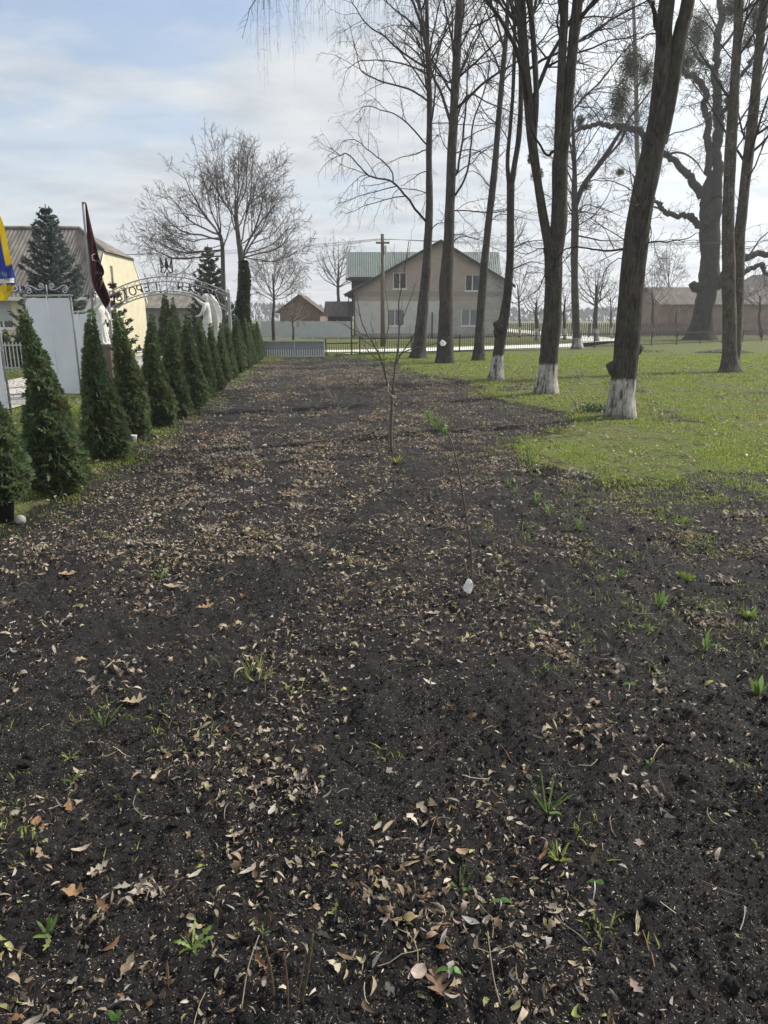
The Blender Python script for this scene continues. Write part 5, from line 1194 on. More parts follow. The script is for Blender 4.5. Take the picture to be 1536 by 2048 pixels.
# ------------------------------------------------------------------ fences, gate
def picket_fence(name, label, P, hgt, gap, pw, mat, group=None, post_every=3.0, pp=.05, rails=(.18, .82), flat=True, base=None, cat='fence', post_h=1.0):
    P = [np.array([p[0], p[1], 0.0]) for p in P]; t = thing(name, P[0], label, cat, group); pk = MB(); posts = []; rl = [MB() for _ in rails]
    for a, b_ in zip(P[:-1], P[1:]):
        L = np.linalg.norm(b_ - a); u = (b_ - a) / L; nr = np.array([-u[1], u[0], 0]); n = int(L / gap); M = Matrix((( u[0], nr[0], 0, 0), (u[1], nr[1], 0, 0), (0, 0, 1, 0), (0, 0, 0, 1)))
        for i in range(n):
            q = a + u * (i + .5) * L / n; z = .05
            if flat: pk.box(-pw / 2, -.012, z, pw / 2, .012, hgt, Matrix.Translation(q) @ M)
            else: pk.tube(np.array([q + (0, 0, z), q + (0, 0, hgt)]), pw / 2, 4)
        for r_, f in zip(rl, rails): r_.slab(a + (0, 0, hgt * f - .02) - nr * .02, b_ + (0, 0, hgt * f - .02) - nr * .02, b_ + (0, 0, hgt * f + .02) - nr * .02, a + (0, 0, hgt * f + .02) - nr * .02, -nr * .02)
        for i in range(int(L / post_every) + 1): posts.append(a + u * min(L, i * post_every))
    pk.build('pickets', mat, t, False)
    for r_ in rl: r_.build('rail', mat, t, False)
    for q in posts[:60]:
        m_ = MB(); m_.box(q[0] - pp / 2, q[1] - pp / 2, -.1, q[0] + pp / 2, q[1] + pp / 2, hgt * post_h); m_.build('post', mat, t, False)
    return t
picket_fence('metal_fence', 'low black metal picket fence running back to the right along the road', [FA, FB, FC, FC + (FC - FB) * .5], .86, .135, .02, M_BLACK, rails=(.10, .88), flat=False)
w0, w1 = G(652, 713), G(716, 711)
picket_fence('wicket_gate', 'small black metal wicket beside the grey gate', [w0, w1], .62, .115, .02, M_BLACK, rails=(.08, .92), flat=False, post_every=1.35, cat='gate', post_h=1.3)
def grey_gate():
    a, b_ = G(527, 716), G(650, 716); a[2] = b_[2] = 0; t = thing('grey_gate', a, 'grey metal gate panel with white pickets along its lower half', 'gate')
    L = b_[0] - a[0]; Y = a[1]; f = MB()
    for x in (0, L * .5, L - .05): f.box(a[0] + x, Y - .03, -.05, a[0] + x + .05, Y + .03, .74)
    f.box(a[0], Y - .04, .70, b_[0], Y + .04, .745); f.box(a[0], Y - .035, .05, b_[0], Y + .035, .09); f.build('frame', M_STEEL, t, False)
    p = MB(); p.box(a[0] + .02, Y + .005, .10, b_[0] - .02, Y + .02, .70); p.build('sheet_panel', mat_plain('gate_sheet', (.25, .27, .28), .55), t, False)
    k = MB(); n = 26
    for i in range(n): x = a[0] + .08 + (L - .16) * i / (n - 1); k.box(x - .018, Y - .03, .06, x + .018, Y - .012, .36)
    k.build('pickets', M_WHITE, t, False)
grey_gate()
def panel_fence():
    Y = 60; x0, x1 = X(522, Y), X(702, Y); t = thing('panel_fence', (x0, Y, 0), 'plain grey sheet metal fence left of the big house', 'fence'); n = 7
    for i in range(n):
        a = x0 + (x1 - x0) * i / n; b_ = x0 + (x1 - x0) * (i + 1) / n - .04; m_ = MB(); corrugated(m_, (a, Y, 1.45), (b_, Y, 1.45), (b_, Y - .03, .15), (a, Y - .03, .15), 9, .012, 2); m_.build('panel', M_SHEETM, t)
        q = MB(); q.box(a - .06, Y + .02, 0, a - .0, Y + .1, 1.5); q.build('post', M_STEEL, t, False)
panel_fence()
picket_fence('wooden_fence', 'brown wooden picket fence closing the orchard right of the brick house', [(X(1008, 69), 69), (X(1262, 67), 67), (X(1420, 70), 70)], 1.25, .19, .10, M_WOOD, post_every=2.6, pp=.1, rails=(.25, .8))
picket_fence('steel_fence', 'grey metal fence beyond the path on the left, behind the small thujas', [(-17, 22), (-11.6, 23.6), (-8.9, 24.4)], .95, .11, .03, M_STEEL, post_every=2.2, rails=(.15, .9))
def post_thing(px, py, Y, h, label):
    b = D(px, 660, Y); b[2] = 0; t = MB(); t.box(b[0] - .05, Y - .05, -.1, b[0] + .05, Y + .05, h); t.box(b[0] - .07, Y - .07, h, b[0] + .07, Y + .07, h + .05)
    o = tag(t.build('iron_post', M_BLACK, None, False), label, 'post'); recentre(o, b)
post_thing(545, 643, 46, D(545, 643, 46)[2], 'single dark iron post on the verge left of the gate')
def goal():
    Y = 36; b = D(331, 660, Y); b[2] = 0; t = thing('tube_frame', b, 'small white tube frame standing on the grass under the arch', 'frame'); x0, x1, z = X(319, Y), X(344, Y), D(330, 655, Y)[2]
    for x in (x0, x1): m_ = MB(); m_.tube(np.array([(x, Y, -.05), (x, Y, z)]), .03, 6); m_.build('upright', M_WHITE, t)
    for dz in (0, -.12): m_ = MB(); m_.tube(np.array([(x0, Y, z + dz), (x1, Y, z + dz)]), .025, 6); m_.build('crossbar', M_WHITE, t)
goal()

# ------------------------------------------------------------------ power line
def utility_pole():
    Y = 46; b = D(766, 690, Y); b[2] = 0; t = thing('utility_pole', b, 'wooden power pole with one crossarm before the brick house', 'pole'); top = D(765, 468, Y)[2]
    p = MB(); p.tube(np.array([(b[0], Y, -.2), (b[0] - .02, Y, top * .5), (b[0] - .03, Y, top)]), [.15, .125, .10], 10); p.build('shaft', M_WOOD, t)
    z = D(765, 486, Y)[2]; c = MB(); c.box(b[0] - .43, Y - .14, z - .05, b[0] + .40, Y - .04, z + .05); c.build('crossarm', M_WOOD, t, False)
    for dx in (-.38, -.20, .18, .36):
        m_ = MB(); m_.lathe((b[0] + dx, Y - .09, z + .05), [(.012, 0), (.012, .08), (.045, .09), (.05, .13), (.03, .15), (.045, .17), (.02, .21), (0, .215)], 8); m_.build('insulator', M_WHITE, t)
    m_ = MB(); m_.box(b[0] + .09, Y - .10, z - .6, b[0] + .22, Y + .06, z - .15); m_.build('junction_box', M_SHEETM, t, False)
    for i, dx in enumerate((-.38, -.20, .18, .36)):
        w = MB(); s = np.linspace(0, 1, 13)
        for ex, ey, ez in ((-34, 58, z + .4), (40, 44, z + .6)):
            a = np.array([b[0] + dx, Y - .09, z + .22]); e = np.array([ex, ey + dx * 2, ez + .45 * i]); P = a * (1 - s[:, None]) + e * s[:, None]; P[:, 2] -= (1.1 + .5 * i) * 4 * s * (1 - s) * .45; w.tube(P, .008, 4)
        o = tag(w.build('power_line', M_BLACK), 'thin overhead wire carried across the sky by the wooden pole', 'wire', 'overhead wires'); recentre(o, (b[0] + dx, Y - .09, z + .22))
utility_pole()

# ------------------------------------------------------------------ memorial arch seen from behind
M_TUBE = mat_plain('grey_painted_tube', (.33, .34, .335), .5)
M_LET = mat_plain('dark_letters', (.035, .032, .03), .6)
def arch():
    Y = 27.0; xl, xr = X(220, Y), X(460, Y); zl = D(220, 588, Y)[2]; ap = D(338, 553, Y)[2]; b = np.array([(xl + xr) / 2, Y, 0]); t = thing('memorial_arch', b, 'grey tubular memorial arch with raised letters and trident, seen from behind', 'arch')
    xm = (xl + xr) / 2; hw = (xr - xl) / 2
    def arc(z0, z1, n=33):
        s = np.linspace(-1, 1, n); return np.stack([xm + s * hw, np.full(n, Y), z0 + (z1 - z0) * (1 - s * s)], -1)
    A1 = arc(zl + .02, ap); A2 = arc(zl - .09, ap - .17); A3 = arc(zl - .52, ap - .50); A4 = arc(zl - .64, ap - .60)
    for q, x in enumerate((xl, xr)):
        m_ = MB(); m_.box(x - .05, Y - .05, -.1, x + .05, Y + .05, zl + .05); po = m_.build('post', M_TUBE, t, False)
        f = MB(); f.sphere((x, Y, zl + .14), .075, 12, 8); f.lathe((x, Y, zl + .05), [(.06, 0), (.06, .02), (.03, .04)], 10); f.build('finial', M_WHITE, po)
    for A_, r in ((A1, .022), (A2, .018), (A3, .018), (A4, .022)): m_ = MB(); m_.tube(A_, r, 6); m_.build('arc_tube', M_TUBE, t)
    br = MB()
    for A_, B_ in ((A1, A2), (A3, A4)):
        for i in range(0, 32, 2): br.tube(np.array([A_[i], B_[i + 1]]), .009, 4); br.tube(np.array([B_[i + 1], A_[i + 2]]), .009, 4)
    for i in (22, 24, 26, 28, 30):
        s = np.linspace(0, 1, 8)[:, None]; P = A2[i] * (1 - s) + A3[min(32, i + 2)] * s; P[:, 2] += .06 * np.sin(s[:, 0] * 6.28); br.tube(P, .010, 4)
    br.tube(np.array([(xm - .02, Y, ap - .6), (xm - .02, Y, ap)]), .02, 6); br.build('bracing', M_TUBE, t)
    # letters face away from here: mirrored from this side
    mid = (A2 + A3) / 2
    for ch, s in zip('АЛЕЯГЕРОЇВ', (.53, .42, .32, .21, -.21, -.345, -.46, -.58, -.70, -.82)):
        V, F = text_geo(ch, .42, .018); x = xm + s * hw; z = np.interp(x, mid[:, 0], mid[:, 2]); sl = -2 * s * (ap - zl) / hw; a = math.atan(sl)
        xx = -V[:, 0]; zz_ = V[:, 1]; P = np.stack([x + xx * math.cos(a) - zz_ * math.sin(a), Y + .02 + V[:, 2], z + xx * math.sin(a) + zz_ * math.cos(a)], -1)
        m_ = MB(); m_.add(P, F); m_.build('letter', M_LET, t, False)
    # trident on the crown
    tr = MB(); x0 = D(333, 530, Y)[0]; z0 = ap + .02; H = D(333, 516, Y)[2] - z0
    for pl in ([(-.20, H), (-.20, .12), (-.10, .10), (0, .28), (.10, .10), (.20, .12), (.20, H)], [(0, H), (0, .30)], [(-.20, H), (-.12, H * .55), (-.12, .30), (-.20, .28)], [(.20, H), (.12, H * .55), (.12, .30), (.20, .28)], [(0, H), (-.06, H * .5), (-.02, .28)], [(0, H), (.06, H * .5), (.02, .28)], [(0, .12), (0, -.02)]):
        tr.tube(np.array([(x0 + a, Y, z0 + c) for a, c in pl]), .026, 6)
    tr.build('trident_emblem', M_LET, t)
arch()

# ------------------------------------------------------------------ banners, flags
M_SHEET = mat_attr('white_banner_cloth', .6, .30, .3, 0.03, 3)
M_TUBE2 = mat_plain('weathered_tube', (.24, .25, .24), .5, metal=.3)
def spiral(c, r0, r1, a0, a1, n=26):
    s = np.linspace(0, 1, n); r = r0 + (r1 - r0) * s; a = a0 + (a1 - a0) * s; return np.stack([c[0] + r * np.cos(a), np.full(n, c[1]), c[2] + r * np.sin(a)], -1)
def banner(Pl, Pr, htop, zbot, label, scroll=True):
    """two posts, a top bar, a stretched cloth seen from its blank back, forged scrolls on top"""
    Pl, Pr = np.array(Pl, float), np.array(Pr, float); u = Pr - Pl; Wd = np.linalg.norm(u); u /= Wd; nr = np.array([u[1], -u[0], 0])
    t = thing('banner_stand', (Pl + Pr) / 2, label, 'banner', 'blank backed banner stands along the path'); z = np.array([0, 0, 1.0])
    for p in (Pl, Pr): m_ = MB(); m_.tube(np.array([p - z * .1, p + z * htop * .5, p + z * htop]), .022, 8); m_.build('post', M_TUBE2, t)
    m_ = MB(); m_.tube(np.array([Pl + z * (htop - .02) - u * .04, Pr + z * (htop - .02) + u * .04]), .02, 8); m_.build('top_bar', M_TUBE, t)
    m_ = MB(); m_.tube(np.array([Pl + z * zbot, Pr + z * zbot]), .014, 6); m_.build('bottom_bar', M_TUBE2, t)
    n, k = 26, 14; s = np.linspace(0, 1, n)[:, None]; q = np.linspace(0, 1, k)[None, :]
    dis = .020 * np.sin(q * 5 + s * 3) * np.sin(math.pi * s) + .018 * (fbm(q * 3, s * 5 + Wd, 3, 8) - .5) + .012 * np.sin(s * 30 + q * 4) * np.exp(-s * 9)
    x = .035 + (Wd - .07) * q; zz = (htop - .07) - (htop - .09 - zbot) * s
    P = Pl + u * x[..., None] + z * zz[..., None] + nr * dis[..., None]
    c = MB(); c.grid(P, 0, (.74, .77, .82)); c.grid(P - nr * .004, 0, (.74, .77, .82)); c.build('cloth', M_SHEET, t)
    ty = MB()
    for s_ in np.linspace(.06, .94, 7):
        for e, o in ((Pl, -1), (Pr, 1)): zz_ = htop - (htop - zbot) * s_; ty.tube(np.array([e + z * zz_ + u * .05 * -o, e + z * zz_ + nr * .03, e + z * zz_ + u * .03 * o]), .006, 4)
    for s_ in (.03, .5, .97): e = Pl + u * Wd * s_; ty.tube(np.array([e + z * (htop - .10), e + z * (htop - .05) + nr * .03, e + z * (htop + .01)]), .010, 4)
    ty.build('ties', M_TUBE, t)
    rp = MB(); a = Pl + u * Wd * .5 + z * (htop - .04) + nr * .05; b_ = Pl + u * Wd * .56 + z * (zbot + .45) + nr * .05; rp.tube(np.array([a, (a + b_) / 2, b_]), .007, 5); rp.build('cord', M_WHITE, t)
    if scroll:
        sc = MB(); mid = (Pl + Pr) / 2
        for o in (-1, 1):
            def loc(P2): return np.array([mid + u * (o * p[0]) + z * (htop + p[2]) for p in P2])
            sc.tube(loc(spiral((Wd * .40, 0, .075), .012, .075, 9.5, .2)), .009, 6)
            s3 = catmull([(Wd * .40 + .075, 0, .09), (Wd * .42, 0, .175), (Wd * .32, 0, .165), (Wd * .2, 0, .10), (Wd * .10, 0, .105), (Wd * .055, 0, .16)], 22); sc.tube(loc(s3), .009, 6)
            sc.tube(loc(spiral((Wd * .12, 0, .175), .012, .062, -8, 3.3)), .008, 6)
        sc.tube(np.array([mid + z * htop, mid + z * (htop + .2)]), .012, 6); sc.build('scrollwork', M_STEEL, t)
    return t
b1r = G(164, 798); b1l = D(63, 700, b1r[1] + .15); b1l[2] = 0; b1r[2] = 0
h1 = D(140, 589, b1r[1])[2]; banner(b1l, b1r, h1, .10, 'tall white blank banner stand with scroll top behind the thujas')
Y2 = 16.6; b2r, b2l = D(193, 700, Y2), D(150, 700, Y2 + .2); b2r[2] = b2l[2] = 0
banner(b2l - (.12, 0, 0), b2r, D(190, 622, Y2)[2], .1, 'shorter white blank banner stand between the tall banner and the angel', False)
b3r = G(23, 832); b3r[2] = 0; banner(b3r - (.9, -.1, 0), b3r, h1, .12, 'white banner stand cut by the left border, next to the pale path')

def flag_geo(L, Rr, Y, n=46, k=18, fold=.05, nf=2.3):
    """cloth between two photo outlines, folded in depth"""
    Ls = catmull([(a, b_, 0) for a, b_ in L], n)[:, :2]; Rs = catmull([(a, b_, 0) for a, b_ in Rr], n)[:, :2]
    P = np.zeros((n, k, 3))
    for i in range(n):
        for j in range(k):
            u = j / (k - 1); v = i / (n - 1); px = Ls[i] * (1 - u) + Rs[i] * u; w = min(1, v * 3)
            P[i, j] = D(px[0], px[1], Y + w * fold * (math.sin(u * 6.28 * nf * .5 + v * 5) + .5 * math.sin(u * 9 - v * 11)))
    return P
def on_cloth(P, u, v, off):
    n, k = P.shape[:2]; x = np.clip(v, 0, .999) * (n - 1); y = np.clip(u, 0, .999) * (k - 1); i = x.astype(int); j = y.astype(int); a = (x - i)[:, None]; b_ = (y - j)[:, None]
    q = (P[i, j] * (1 - a) * (1 - b_) + P[i + 1, j] * a * (1 - b_) + P[i, j + 1] * (1 - a) * b_ + P[i + 1, j + 1] * a * b_); q = q.copy(); q[:, 1] -= off; return q
def flag_text(P, s, size, u0, v0, su, sv, rot, off=.012):
    V, F = text_geo(s, size, .0); a = rot; x = V[:, 0] * math.cos(a) - V[:, 1] * math.sin(a); y = V[:, 0] * math.sin(a) + V[:, 1] * math.cos(a)
    return on_cloth(P, u0 + x * su, v0 - y * sv, off), F
def maroon_flag():
    Y = 14.8; b = D(192, 700, Y); b[2] = 0; t = thing('flagpole', b, 'thin grey flagpole carrying the maroon flag, leaning beside the second banner', 'flagpole'); top = D(165, 405, Y)
    xb = np.array([b[0], Y, -.1]); m_ = MB(); m_.tube(np.array([xb, (xb + top) / 2, top]), [.028, .024, .020], 8); m_.build('pole', M_TUBE2, t)
    a = MB(); a.tube(np.array([top, D(172, 406, Y)]), .018, 6); a.build('arm', M_TUBE2, t)
    P = flag_geo([(170, 407), (172, 440), (175, 480), (179, 515), (182, 545), (184, 562), (190, 580), (202, 602), (212, 619)], [(173, 407), (180, 440), (189, 478), (198, 515), (207, 538), (208, 548), (205, 556), (214, 580), (221, 601)], Y, fold=.06)
    c = MB(); c.grid(P); c.grid(P + (0, .004, 0)); f = c.build('flag', mat_attr('maroon_cloth', .75, .25, .2, .25, 5), None)
    colr = np.zeros((len(f.data.vertices), 4), np.float32); colr[:] = (.060, .010, .020, 1); f.data.color_attributes['Col'].data.foreach_set('color', colr.ravel())
    recentre(f, D(172, 407, Y)); tag(f, 'dark maroon flag with pale lettering hanging limp from the grey pole', 'flag'); WLOC[f.name] = tuple(f.location)
    m_ = MB()
    for s, size, u0, v0, su, sv, r in (('15-ТА', 1, .60, .545, .22, .055, -.5), ('БРИГАДА', .8, .52, .70, .20, .036, .75)):
        V, F = flag_text(P, s, size, u0, v0, su, sv, r); m_.add(V, F)
    m_.build('lettering', mat_plain('pale_print', (.45, .36, .33), .8), f, False)
    e = MB()
    for pl in ([(.25, .36), (.75, .345)], [(.28, .395), (.95, .41)], [(.3, .36), (.3, .40)], [(.45, .80), (.95, .775)], [(.9, .42), (.98, .45)]):
        q = np.array(pl); e.tube(on_cloth(P, np.linspace(q[0, 0], q[1, 0], 6), np.linspace(q[0, 1], q[1, 1], 6), .012), .008, 4)
    e.build('emblem', mat_plain('pale_print2', (.48, .44, .45), .8), f)
maroon_flag()
def blue_flag():
    Y = 9.6; b = D(-62, 800, Y); b[2] = 0; top = D(-75, 330, Y); t = thing('flagpole', b, 'flagpole just outside the left border carrying the blue and yellow flag', 'flagpole')
    xb = np.array([b[0], Y, -.1]); m_ = MB(); m_.tube(np.array([xb, (xb + top) / 2, top]), [.028, .024, .020], 8); m_.build('pole', M_TUBE2, t)
    P = flag_geo([(-70, 340), (-66, 400), (-62, 460), (-58, 520), (-50, 560), (-44, 590), (-40, 606)], [(-66, 340), (-24, 390), (4, 440), (16, 492), (24, 530), (31, 566), (15, 600)], Y, 52, 30, .05, 2.6)
    n, k = P.shape[:2]; c = MB(); c.grid(P)
    f = c.build('flag', mat_attr('flag_cloth', .7, .30, .2, .12, 6), None)
    v, u = np.meshgrid(np.linspace(0, 1, n), np.linspace(0, 1, k), indexing='ij'); 
    yel = np.array([.60, .42, .015, 1]); blu = np.array([.022, .040, .24, 1]); colr = np.where((((u > .86) & (v < .66)) | (v - u * .09 > .765))[..., None], yel, blu)
    f.data.color_attributes['Col'].data.foreach_set('color', colr.astype(np.float32).ravel()); recentre(f, D(-66, 340, Y)); WLOC[f.name] = tuple(f.location)
    tag(f, 'blue and yellow flag with lettering hanging into the picture at the left edge', 'flag')
    m_ = MB(); V, F = flag_text(P, 'ЗА НА', 1, .70, .70, .105, .055, -.62); m_.add(V, F); m_.build('lettering', mat_plain('yellow_print', (.42, .48, .06), .7), f, False)
    s = MB(); 
    uu = np.linspace(.25, .98, 14); st = on_cloth(P, uu, .745 + (uu - .6) * .10, .008); s2 = on_cloth(P, uu, .79 + (uu - .6) * .10, .008); s.grid(np.stack([st, s2], 0)); s.build('white_strip', mat_plain('white_print', (.62, .62, .60), .7), f, False)
    m_ = MB(); V, F = flag_text(P, 'ЇНИ', 1, .80, .772, .075, .03, -.42, .014); m_.add(V, F); m_.build('dark_lettering', M_LET, f, False)
    y2 = MB(); V = np.array([D(a, b_, Y - .06) for a, b_ in ((0, 572), (8, 566), (22, 572), (20, 584), (13, 598), (6, 588))]); y2.add(np.vstack([V.mean(0)[None], V]), [(0, i, i % 6 + 1) for i in range(1, 7)]); yo = y2.build('folded_corner', mat_plain('yellow_cloth', (.66, .50, .03), .75), f, True)
blue_flag()

# ------------------------------------------------------------------ angel statues
M_STAT = mat_noise('white_statue', (.50, .51, .49), (.68, .68, .66), 6, .6, .1, 40)
def remeshed(mb, name, mats, parent, vox):
    o = mb.build(name, mats, parent); bm = bmesh.new(); bm.from_mesh(o.data); bmesh.ops.recalc_face_normals(bm, faces=bm.faces); bm.to_mesh(o.data); bm.free()
    m = o.modifiers.new('r', 'REMESH'); m.mode = 'VOXEL'; m.voxel_size = vox; m.use_smooth_shade = True
    s = o.modifiers.new('s', 'SMOOTH'); s.iterations = 2; s.factor = .4
    dg = bpy.context.evaluated_depsgraph_get(); me = bpy.data.meshes.new_from_object(o.evaluated_get(dg)); o.modifiers.clear(); old = o.data; o.data = me; bpy.data.meshes.remove(old); me.name = name
    if not me.materials: me.materials.append(mats)
    return o
def angel(loc, rotz, H, label):
    t = thing('angel_statue', (0, 0, 0), label, 'statue'); b = MB()
    a = np.arange(40) * 2 * math.pi / 40
    prof = [(0, .19, .18), (.03, .205, .19), (.12, .19, .175), (.3, .165, .155), (.5, .15, .14), (.68, .125, .125), (.78, .112, .12), (.9, .118, .145), (1.0, .11, .165), (1.07, .09, .15), (1.11, .055, .075), (1.14, .04, .042), (1.19, .038, .038)]
    P = np.array([[(rx * math.cos(q) * (1 + .10 * math.cos(11 * q + z * 5) * max(0, 1 - z * 1.1)) - .02 * (z > .6), ry * math.sin(q) * (1 + .10 * math.cos(11 * q + z * 5) * max(0, 1 - z * 1.1)), z) for q in a] for z, rx, ry in prof])
    b.grid(P, 0, None, True); n = 40
    for r_, z in ((P[0], 0), (P[-1], 1.19)): b.add(np.vstack([r_.mean(0)[None], r_]), [(0, i, i % n + 1) for i in range(1, n + 1)])
    b.sphere((.02, 0, 1.265), (.082, .070, .098), 16, 12); b.sphere((-.01, 0, 1.285), (.086, .080, .088), 14, 10); b.sphere((-.05, 0, 1.20), (.055, .075, .09), 12, 9)
    b.sphere((.104, 0, 1.26), (.016, .012, .018), 8, 6); b.sphere((.088, 0, 1.235), (.018, .022, .010), 8, 6)
    def limb(pts, r): b.tube(catmull(pts, 10), np.interp(np.linspace(0, 1, 10), np.linspace(0, 1, len(r)), r), 10)
    limb([(-.01, -.13, 1.05), (.12, -.19, 1.06), (.22, -.16, 1.12), (.33, -.08, 1.24)], [.058, .062, .05, .024]); limb([(-.01, .13, 1.05), (.04, .20, .88), (.12, .19, .76), (.26, .12, .72)], [.058, .055, .048, .022])
    for (c, d) in (((.345, -.07, 1.255), (.05, .02, .03)), ((.275, .115, .72), (.06, -.01, -.01))):
        b.sphere(c, (.026, .02, .024), 10, 8)
        for i in range(4): o = np.array([0, (i - 1.5) * .011, (i - 1.5) * -.004]); limb([np.array(c) + o * .6, np.array(c) + np.array(d) * .6 + o, np.array(c) + np.array(d) * (1 - .1 * abs(i - 1.4)) + o + (0, 0, -.012)], [.009, .008, .006])
        limb([np.array(c), np.array(c) + (.01, .018, .02), np.array(c) + (.028, .02, .03)], [.009, .008, .006])
    for y in (-.06, .06): b.sphere((.19, y, .02), (.07, .035, .03), 10, 7)
    remeshed(b, 'figure', M_STAT, t, .0105)
    w = MB()
    for sg in (-1, 1):
        k = 9; m_ = 18; Q = np.zeros((2, m_, k, 3))
        for i in range(m_):
            f = i / (m_ - 1); z = 1.36 - 1.22 * f; wd = .30 * math.sin(math.pi * min(1, .12 + .80 * f ** .75)) * (1 - .45 * f) + .02
            for j in range(k):
                q = j / (k - 1); x = -.10 - .06 * math.sin(math.pi * f) - wd * q * .75 - .10 * f; y = sg * (.05 + .17 * math.sin(math.pi * min(1, f + .2)) * .9 + .10 * q * (1 - f)); zz_ = z - .14 * q * q + .02 * math.sin(q * 22 + f * 9)
                th = .016 * (1 - q * .7) + .006 * math.sin(f * 50 + q * 3)
                Q[0, i, j] = (x, y + th, zz_); Q[1, i, j] = (x, y - th, zz_)
        w.grid(Q[0]); w.grid(Q[1])
        for e in (0, -1): w.grid(np.stack([Q[0][e], Q[1][e]])); w.grid(np.stack([Q[0][:, e], Q[1][:, e]]))
    w.build('wings', M_STAT, t)
    tp = MB(); s = np.linspace(0, 1, 9); A_ = np.array([.115, -.005, 1.245]); B_ = np.array([.50, -.13, 1.42]); tp.tube(A_ * (1 - s[:, None]) + B_ * s[:, None], .010 + .036 * s ** 5, 10); tp.build('trumpet', M_STAT, t)
    k_ = H / 1.36; t.scale = (k_,) * 3; t.rotation_euler = (0, 0, rotz); t.location = tuple(float(v) for v in loc); return t
def plinth(c, h, w, label):
    t = MB(); bw = w / 2
    t.box(-bw, -bw, -.05, bw, bw, h - .06); t.box(-bw - .05, -bw - .05, h - .06, bw + .05, bw + .05, h); t.box(-bw - .07, -bw - .07, -.05, bw + .07, bw + .07, .12)
    o = tag(t.build('plinth', mat_noise('brown_stone', (.085, .06, .052), (.14, .105, .09), 6, .5, .1, 40), None, False), label, 'plinth'); o.location = tuple(float(v) for v in c)
Y = 18.5; p1 = D(207, 689, Y); c1 = np.array([p1[0], Y, 0]); plinth(c1, p1[2], .50, 'brown stone plinth carrying the left angel behind the thujas'); angel((c1[0], Y, p1[2]), R_(-38), D(205, 596, Y)[2] - p1[2] + .02, 'white angel statue on the brown plinth, partly hidden by the maroon flag')
Y = 22.5; p2 = D(418, 682, Y); c2 = np.array([p2[0], Y, 0]); plinth(c2, p2[2], .50, 'brown stone plinth under the right angel hidden behind the thuja row'); angel((c2[0] - .02, Y, p2[2]), R_(176), D(418, 590, Y)[2] - p2[2] + .03, 'white angel statue blowing a trumpet, standing below the right end of the arch')
# ------------------------------------------------------------------ young plants, sprouts, single leaves in the bed
def gz(p): p = np.array(p, float); p[2] = float(height(p[0], p[1])); return p
def sapling():
    b = gz(G(783, 905)); Y = b[1]; t = thing('sapling', b, 'young bare sapling with forked shoots standing in the soil bed', 'sapling'); tr = MB(); cr = MB()
    S = style(.0022, seg=(6, 5, 4), wob=(.06, .09, .12), trop=(.05, .06, .04), dens=(0, 3.4, 3.5), ang=(30, 30, 30), ratio=(1, .40, .45), lmax=(3, .6, .3))
    def st(px, w, y1=0.0): 
        P = catmull(limb_path(px, Y, 0, Y + y1), 12); return P, np.linspace(w[0], w[1], 12) * .40 * mpp(b)
    P, r = st([(783, 905), (782, 860), (784, 810), (783, 790)], (8, 7)); P[0] = b - (0, 0, .04); tr.tube(P, r, 8)
    for px, w, y1 in (([(783, 790), (779, 778), (773, 758), (764, 725), (752, 696), (736, 672), (722, 640), (716, 604), (710, 570)], (6, 1.6), .1), ([(783, 790), (787, 772), (789, 740), (796, 700), (799, 655), (797, 610), (806, 560), (812, 520), (818, 482)], (6, 1.5), -.1), ([(772, 755), (768, 720), (770, 690), (778, 640), (773, 600), (768, 560)], (3.6, 1.3), .2),
                      ([(789, 735), (800, 712), (815, 690), (828, 670), (842, 640), (850, 612)], (3.6, 1.2), -.2), ([(792, 715), (812, 702), (840, 694), (862, 690), (878, 683), (886, 678)], (3.0, 1.2), -.15), ([(764, 725), (742, 708), (728, 690), (717, 662), (705, 640)], (3, 1.2), .2), ([(799, 655), (812, 620), (826, 585), (834, 560)], (2.6, 1.1), .1)):
        P, r = st(px, w, y1); cr.tube(P, r, 6); L = float(np.linalg.norm(np.diff(P, axis=0), axis=1).sum()); spawn(cr, P, r, L, 1, S, .35)
    tr.build('trunk', mat_noise('young_bark', (.075, .064, .055), (.14, .12, .10), 20, .8, .2, 60), t); cr.build('crown', mat_noise('shoot_bark', (.075, .062, .055), (.13, .11, .095), 20, .7, 0), t)
    k = MB(); P = np.array([D(a, c, Y - .02) for a, c in ((777, 768), (776, 778), (781, 788), (788, 795), (793, 796))]); k.tube(catmull(P, 12), .006, 5); k.build('tie', mat_plain('jute', (.42, .38, .30), .9), t)
    p = D(886, 686, Y - .15); n = MB(); W_, H_ = 14 * mpp(p) * .5, 14 * mpp(p) * .5
    a = np.array([(-1, .1), (-.35, .95), (.25, .7), (1, .05), (.75, -.55), (.3, -.8), (-.6, -.75)]); V = np.array([(p[0] + x * W_, p[1] + .01 * x, p[2] + z * H_) for x, z in a]); 
    for dy in (0, .002): n.add(np.vstack([V.mean(0)[None] + (0, .008 + dy, 0), V + (0, dy, 0)]), [(0, i, i % 7 + 1) for i in range(1, 8)])
    o = tag(n.build('paper_tag', mat_attr('white_paper', .7, .4, .2, .05), None, False), 'small white tag hanging from the right shoot of the forked sapling', 'tag'); recentre(o, p)
sapling()
